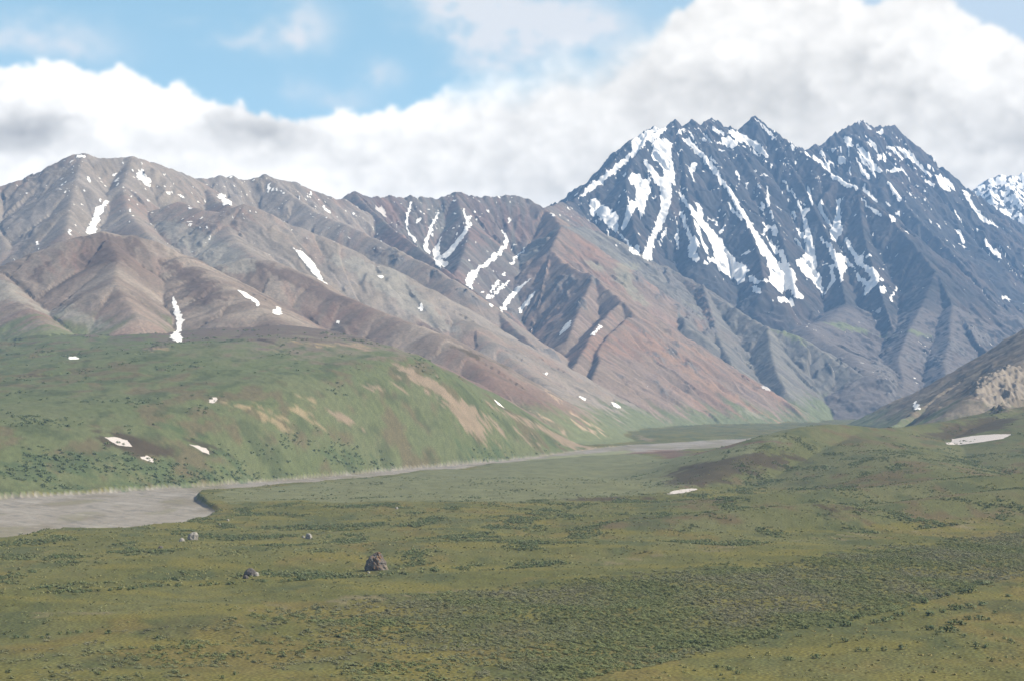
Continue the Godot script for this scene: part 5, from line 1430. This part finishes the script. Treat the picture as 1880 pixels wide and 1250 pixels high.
# rings: [height, centre x, half width, depth factor]; plan: [x, z] corners going round, facing the valley first
func boulder(rings: Array, plan: Array, rough: float, seed_no: int, paint: Callable) -> ArrayMesh:
	var n := FastNoiseLite.new()
	n.seed = seed_no
	n.frequency = 1.0
	n.fractal_octaves = 4
	var around := 40
	var up := 22
	var grid := []
	for j in up + 1:
		var t := float(j) / up * (rings.size() - 1)
		var k := mini(int(t), rings.size() - 2)
		var f := t - k
		var a: Array = rings[k]
		var b: Array = rings[k + 1]
		var row := []
		for i in around:
			var s := float(i) / around * plan.size()
			var q := int(s) % plan.size()
			var pa: Array = plan[q]
			var pb: Array = plan[(q + 1) % plan.size()]
			var g := s - int(s)
			var p := Vector2(lerpf(pa[0], pb[0], g), lerpf(pa[1], pb[1], g))
			var w := lerpf(a[2], b[2], f)
			var pos := Vector3(lerpf(a[1], b[1], f) + p.x * w, lerpf(a[0], b[0], f), p.y * w * lerpf(a[3], b[3], f))
			# chips and ledges: noise snapped to steps, so that faces stay flat and break sharply
			var e := n.get_noise_3d(pos.x * 0.45, pos.y * 0.35, pos.z * 0.45)
			var e2 := n.get_noise_3d(pos.x * 1.6, pos.y * 1.1 + 9.0, pos.z * 1.6)
			var outward := Vector3(p.x, 0.15, p.y).normalized()
			pos += outward * rough * (snappedf(e, 0.16) * 1.3 + e * 0.5 + e2 * 0.35) * minf(1.0, w / 2.0 + 0.15)
			row.append(pos)
		grid.append(row)
	var v := PackedVector3Array()
	var nn := PackedVector3Array()
	var cc := PackedColorArray()
	var ix := PackedInt32Array()
	for j in up:
		for i in around:
			var i2 := (i + 1) % around
			var corners := [grid[j][i], grid[j + 1][i], grid[j + 1][i2], grid[j][i2]]
			for t in [[0, 1, 2], [0, 2, 3]]:
				var p0: Vector3 = corners[t[0]]
				var p1: Vector3 = corners[t[1]]
				var p2: Vector3 = corners[t[2]]
				var nrm := (p2 - p0).cross(p1 - p0)
				if nrm.length() < 1e-7: continue
				nrm = nrm.normalized()
				var mid := (p0 + p1 + p2) / 3.0
				if nrm.dot(Vector3(mid.x - rings[0][1], 0.3, mid.z)) < 0.0:
					nrm = -nrm
					var swap := p1
					p1 = p2
					p2 = swap
				var b := v.size()
				for p in [p0, p1, p2]:
					v.append(p); nn.append(nrm); cc.append(paint.call(p, nrm, n))
				ix.append(b); ix.append(b + 1); ix.append(b + 2)
	return commit(v, nn, cc, ix)

func paint_big(p: Vector3, _nrm: Vector3, n: FastNoiseLite) -> Color:
	var c := Color(.115,.112,.112).lerp(Color(.165,.150,.136), clampf(0.5 + n.get_noise_3d(p.x * 0.5, p.y * 0.5, p.z * 0.5) * 1.2, 0.0, 1.0))
	# orange lichen on the top and down the middle edge, paler stone at the right foot
	var lichen := n.get_noise_3d(p.x * 0.9 + 20.0, p.y * 0.35, p.z * 0.9) + 0.25 - absf(p.x - 0.3) * 0.16
	c = c.lerp(Color(.22,.125,.065), smooth(0.0, 0.3, lichen) * 0.8)
	c = c.lerp(Color(.27,.225,.17), smooth(2.2, 3.8, p.x - p.y * 0.35 + n.get_noise_3d(p.x, p.y, p.z)) * 0.8)
	return c

func paint_pale(p: Vector3, _nrm: Vector3, n: FastNoiseLite) -> Color:
	return Color(.26,.25,.235).lerp(Color(.36,.34,.31), clampf(0.5 + n.get_noise_3d(p.x * 0.8, p.y * 0.8, p.z * 0.8) * 1.3, 0.0, 1.0))

func paint_dark(p: Vector3, _nrm: Vector3, n: FastNoiseLite) -> Color:
	return Color(.085,.08,.08).lerp(Color(.15,.135,.125), clampf(0.5 + n.get_noise_3d(p.x * 0.8, p.y * 0.8, p.z * 0.8) * 1.3, 0.0, 1.0))

func put_rock(called: String, label: String, px: float, py: float, mesh: ArrayMesh, size: float, turn: float, sink: float) -> void:
	var hit := ground_hit(px, py)
	var o := MeshInstance3D.new()
	o.name = called
	o.mesh = mesh
	o.material_override = rock_mat
	o.position = Vector3(hit.x, height_at(hit.x, hit.z) - sink, hit.z)
	o.rotation.y = turn
	o.scale = Vector3.ONE * size
	o.set_meta("label", label)
	o.set_meta("category", "boulder")
	add_child(o, true)

func build_rocks() -> void:
	rock_mat = StandardMaterial3D.new()
	rock_mat.vertex_color_use_as_albedo = true
	rock_mat.roughness = 0.95
	rock_mat.metallic_specular = 0.2
	rock_mat.albedo_texture = noise_texture(21, 0.03, 0.6, 1.0, 512)
	rock_mat.uv1_triplanar = true
	rock_mat.uv1_scale = Vector3.ONE * 0.3
	# the great boulder: an upright edge faces the valley, shade on its left face, sun on its right
	var big := boulder([[-0.8, -0.1, 4.9, .8], [0.0, -0.1, 4.85, .8], [1.3, -0.25, 4.6, .8], [2.8, -0.4, 4.2, .78], [4.1, -0.5, 3.6, .75], [5.2, -0.35, 2.75, .7], [6.2, -0.05, 1.7, .65], [6.9, 0.15, .95, .6], [7.3, .2, .35, .6], [7.35, .2, .0, .6]],
		[[.16, 1.0], [-.55, .72], [-.98, .28], [-.92, -.4], [-.3, -.9], [.5, -.85], [.95, -.3], [1.0, .25], [.62, .7]], .55, 5, paint_big)
	put_rock("boulder", "great upright boulder with orange streaks standing alone in the tundra", 692, 1046, big, 0.98, 0.0, 0.1)
	var round_rock := boulder([[-0.3, 0, 1.0, .9], [0.2, 0, 1.1, .9], [0.7, .02, 1.0, .9], [1.15, .05, .75, .9], [1.4, .08, .4, .9], [1.48, .1, .0, .9]], [[.1, 1.0], [-.7, .7], [-1.0, .1], [-.7, -.7], [.2, -1.0], [.9, -.5], [1.0, .3], [.6, .8]], .16, 7, paint_pale)
	var block := boulder([[-0.3, 0, 1.35, .7], [0.3, 0, 1.4, .7], [0.9, .05, 1.35, .7], [1.5, .1, 1.2, .7], [1.9, .25, .9, .65], [2.15, .5, .45, .6], [2.2, .55, .0, .6]], [[.3, .9], [-.6, .8], [-1.0, .3], [-.9, -.6], [.1, -.9], [.9, -.7], [1.0, .2]], .25, 9, paint_pale)
	var dome := boulder([[-0.3, 0, 1.4, .8], [0.3, 0, 1.45, .8], [0.9, -.05, 1.25, .8], [1.4, -.1, .85, .8], [1.7, -.1, .4, .8], [1.78, -.1, .0, .8]], [[.2, 1.0], [-.7, .7], [-1.0, 0.0], [-.6, -.8], [.3, -1.0], [1.0, -.4], [.9, .5]], .25, 15, paint_dark)
	put_rock("boulder", "pale rounded boulder beside the larger grey block", 333, 994, round_rock, 1.25, 0.4, 0.1)
	put_rock("boulder", "grey angular block with a split top near the river bank", 353, 991, block, 1.75, 0.2, 0.1)
	put_rock("boulder", "pale grey rock under the little grassy knoll", 567, 989, block, 1.25, 2.4, 0.1)
	put_rock("boulder", "small brownish rock beside the pale one under the knoll", 557, 987, round_rock, .75, 1.4, 0.1)
	put_rock("boulder", "dark domed boulder just above the stream shrubs", 460, 1057, dome, 1.75, 0.1, 0.1)
	put_rock("boulder", "small grey rock leaning on the right side of the dark domed boulder", 470, 1057, round_rock, 1.1, 2.0, 0.1)
	put_rock("boulder", "low dark rock in front of the dark domed boulder", 450, 1062, dome, 0.8, 2.8, 0.05)
	put_rock("boulder", "little pale stone at the edge of the river terrace", 418, 956, round_rock, .75, 1.0, 0.05)
	put_rock("boulder", "tiny pale stone below the terrace edge", 403, 964, round_rock, .55, 2.6, 0.05)
	put_rock("boulder", "lone pale stone far out on the flat terrace", 728, 934, round_rock, .9, 0.7, 0.05)
	put_rock("boulder", "low dark stone half sunk in the grass near the grey block", 294, 1006, dome, .8, 0.6, 0.3)
	put_rock("boulder", "flat pale slab lying at the foot of the great boulder", 677, 1052, round_rock, .5, 0.9, 0.1)

func noise_texture(seed_no: int, freq: float, low: float, high: float, size := 1024, octaves := 5) -> ImageTexture:
	var n := FastNoiseLite.new()
	n.seed = seed_no
	n.noise_type = FastNoiseLite.TYPE_SIMPLEX_SMOOTH
	n.frequency = freq
	n.fractal_octaves = octaves
	var im := n.get_seamless_image(size, size)
	im.convert(Image.FORMAT_RGB8)
	var data := im.get_data()
	for k in data.size():
		data[k] = int(clampf(lerpf(low, high, data[k] / 255.0), 0.0, 1.0) * 255.0)
	return ImageTexture.create_from_image(Image.create_from_data(size, size, false, Image.FORMAT_RGB8, data))

func make_materials() -> void:
	for k in 3:
		var m := StandardMaterial3D.new()
		m.vertex_color_use_as_albedo = true
		m.roughness = 1.0
		m.metallic_specular = 0.15
		m.uv1_triplanar = true
		m.uv1_world_triplanar = true
		m.albedo_texture = noise_texture(3 + k, 0.02, [0.45, 0.0, 0.74][k], 1.0) if k != 1 else noise_texture(9, 0.05, 0.72, 1.0)
		m.uv1_scale = Vector3.ONE / [26.0, 30.0, 130.0][k]
		land_mats.append(m)
	snow_mat = StandardMaterial3D.new()
	snow_mat.albedo_color = Color(0.82, 0.812, 0.80)
	snow_mat.roughness = 0.9
	snow_mat.metallic_specular = 0.2
	snow_mat.albedo_texture = noise_texture(31, 0.03, 0.86, 1.0, 512)
	snow_mat.uv1_triplanar = true
	snow_mat.uv1_world_triplanar = true
	snow_mat.uv1_scale = Vector3.ONE / 90.0
	old_snow_mat = snow_mat.duplicate()
	old_snow_mat.albedo_color = Color(0.69, 0.665, 0.65)
	old_snow_mat.albedo_texture = noise_texture(32, 0.03, 0.70, 1.0, 512)
	old_snow_mat.uv1_scale = Vector3.ONE / 25.0

func _ready() -> void:
	var t0 := Time.get_ticks_msec()
	cam = Camera3D.new()
	cam.name = "camera"
	cam.position = EYE
	cam.rotation.x = TILT
	cam.fov = 20.0
	cam.near = 1.0
	cam.far = 40000.0
	add_child(cam)
	setup_noise()
	var we := WorldEnvironment.new()
	we.name = "world_environment"
	var env := Environment.new()
	env.background_mode = Environment.BG_SKY
	env.tonemap_mode = Environment.TONE_MAPPER_LINEAR
	env.tonemap_exposure = 2.4
	env.background_energy_multiplier = 0.44
	env.sdfgi_enabled = true
	env.ssao_enabled = true
	env.ssil_enabled = true
	env.fog_enabled = true
	env.fog_density = HAZE
	env.fog_light_color = Color(0.58, 0.77, 1.0)
	var sky := Sky.new()
	var pano := PanoramaSkyMaterial.new()
	pano.panorama = make_sky()
	sky.sky_material = pano
	env.sky = sky
	we.environment = env
	add_child(we)
	var sun := DirectionalLight3D.new()
	sun.name = "sun"
	sun.light_energy = 1.6
	sun.light_angular_distance = 0.5
	sun.light_color = Color(1.0, 0.955, 0.88)
	sun.shadow_enabled = true
	add_child(sun)
	sun.look_at_from_position(Vector3(0.74, 0.67, 0.02) * 100.0, Vector3.ZERO)
	print("sky ", Time.get_ticks_msec() - t0)
	make_materials()
	print("materials ", Time.get_ticks_msec() - t0)
	shape_terrain()
	make_stains()
	parallel(crag_row, n_rows)
	g_n.resize(n_rows)
	g_c.resize(n_rows)
	parallel(paint_row, n_rows)
	print("painted ", Time.get_ticks_msec() - t0)
	build_land()
	print("land ", Time.get_ticks_msec() - t0)
	build_snow()
	print("snow ", Time.get_ticks_msec() - t0)
	build_rocks()
	build_plants()
	print("done ", Time.get_ticks_msec() - t0)
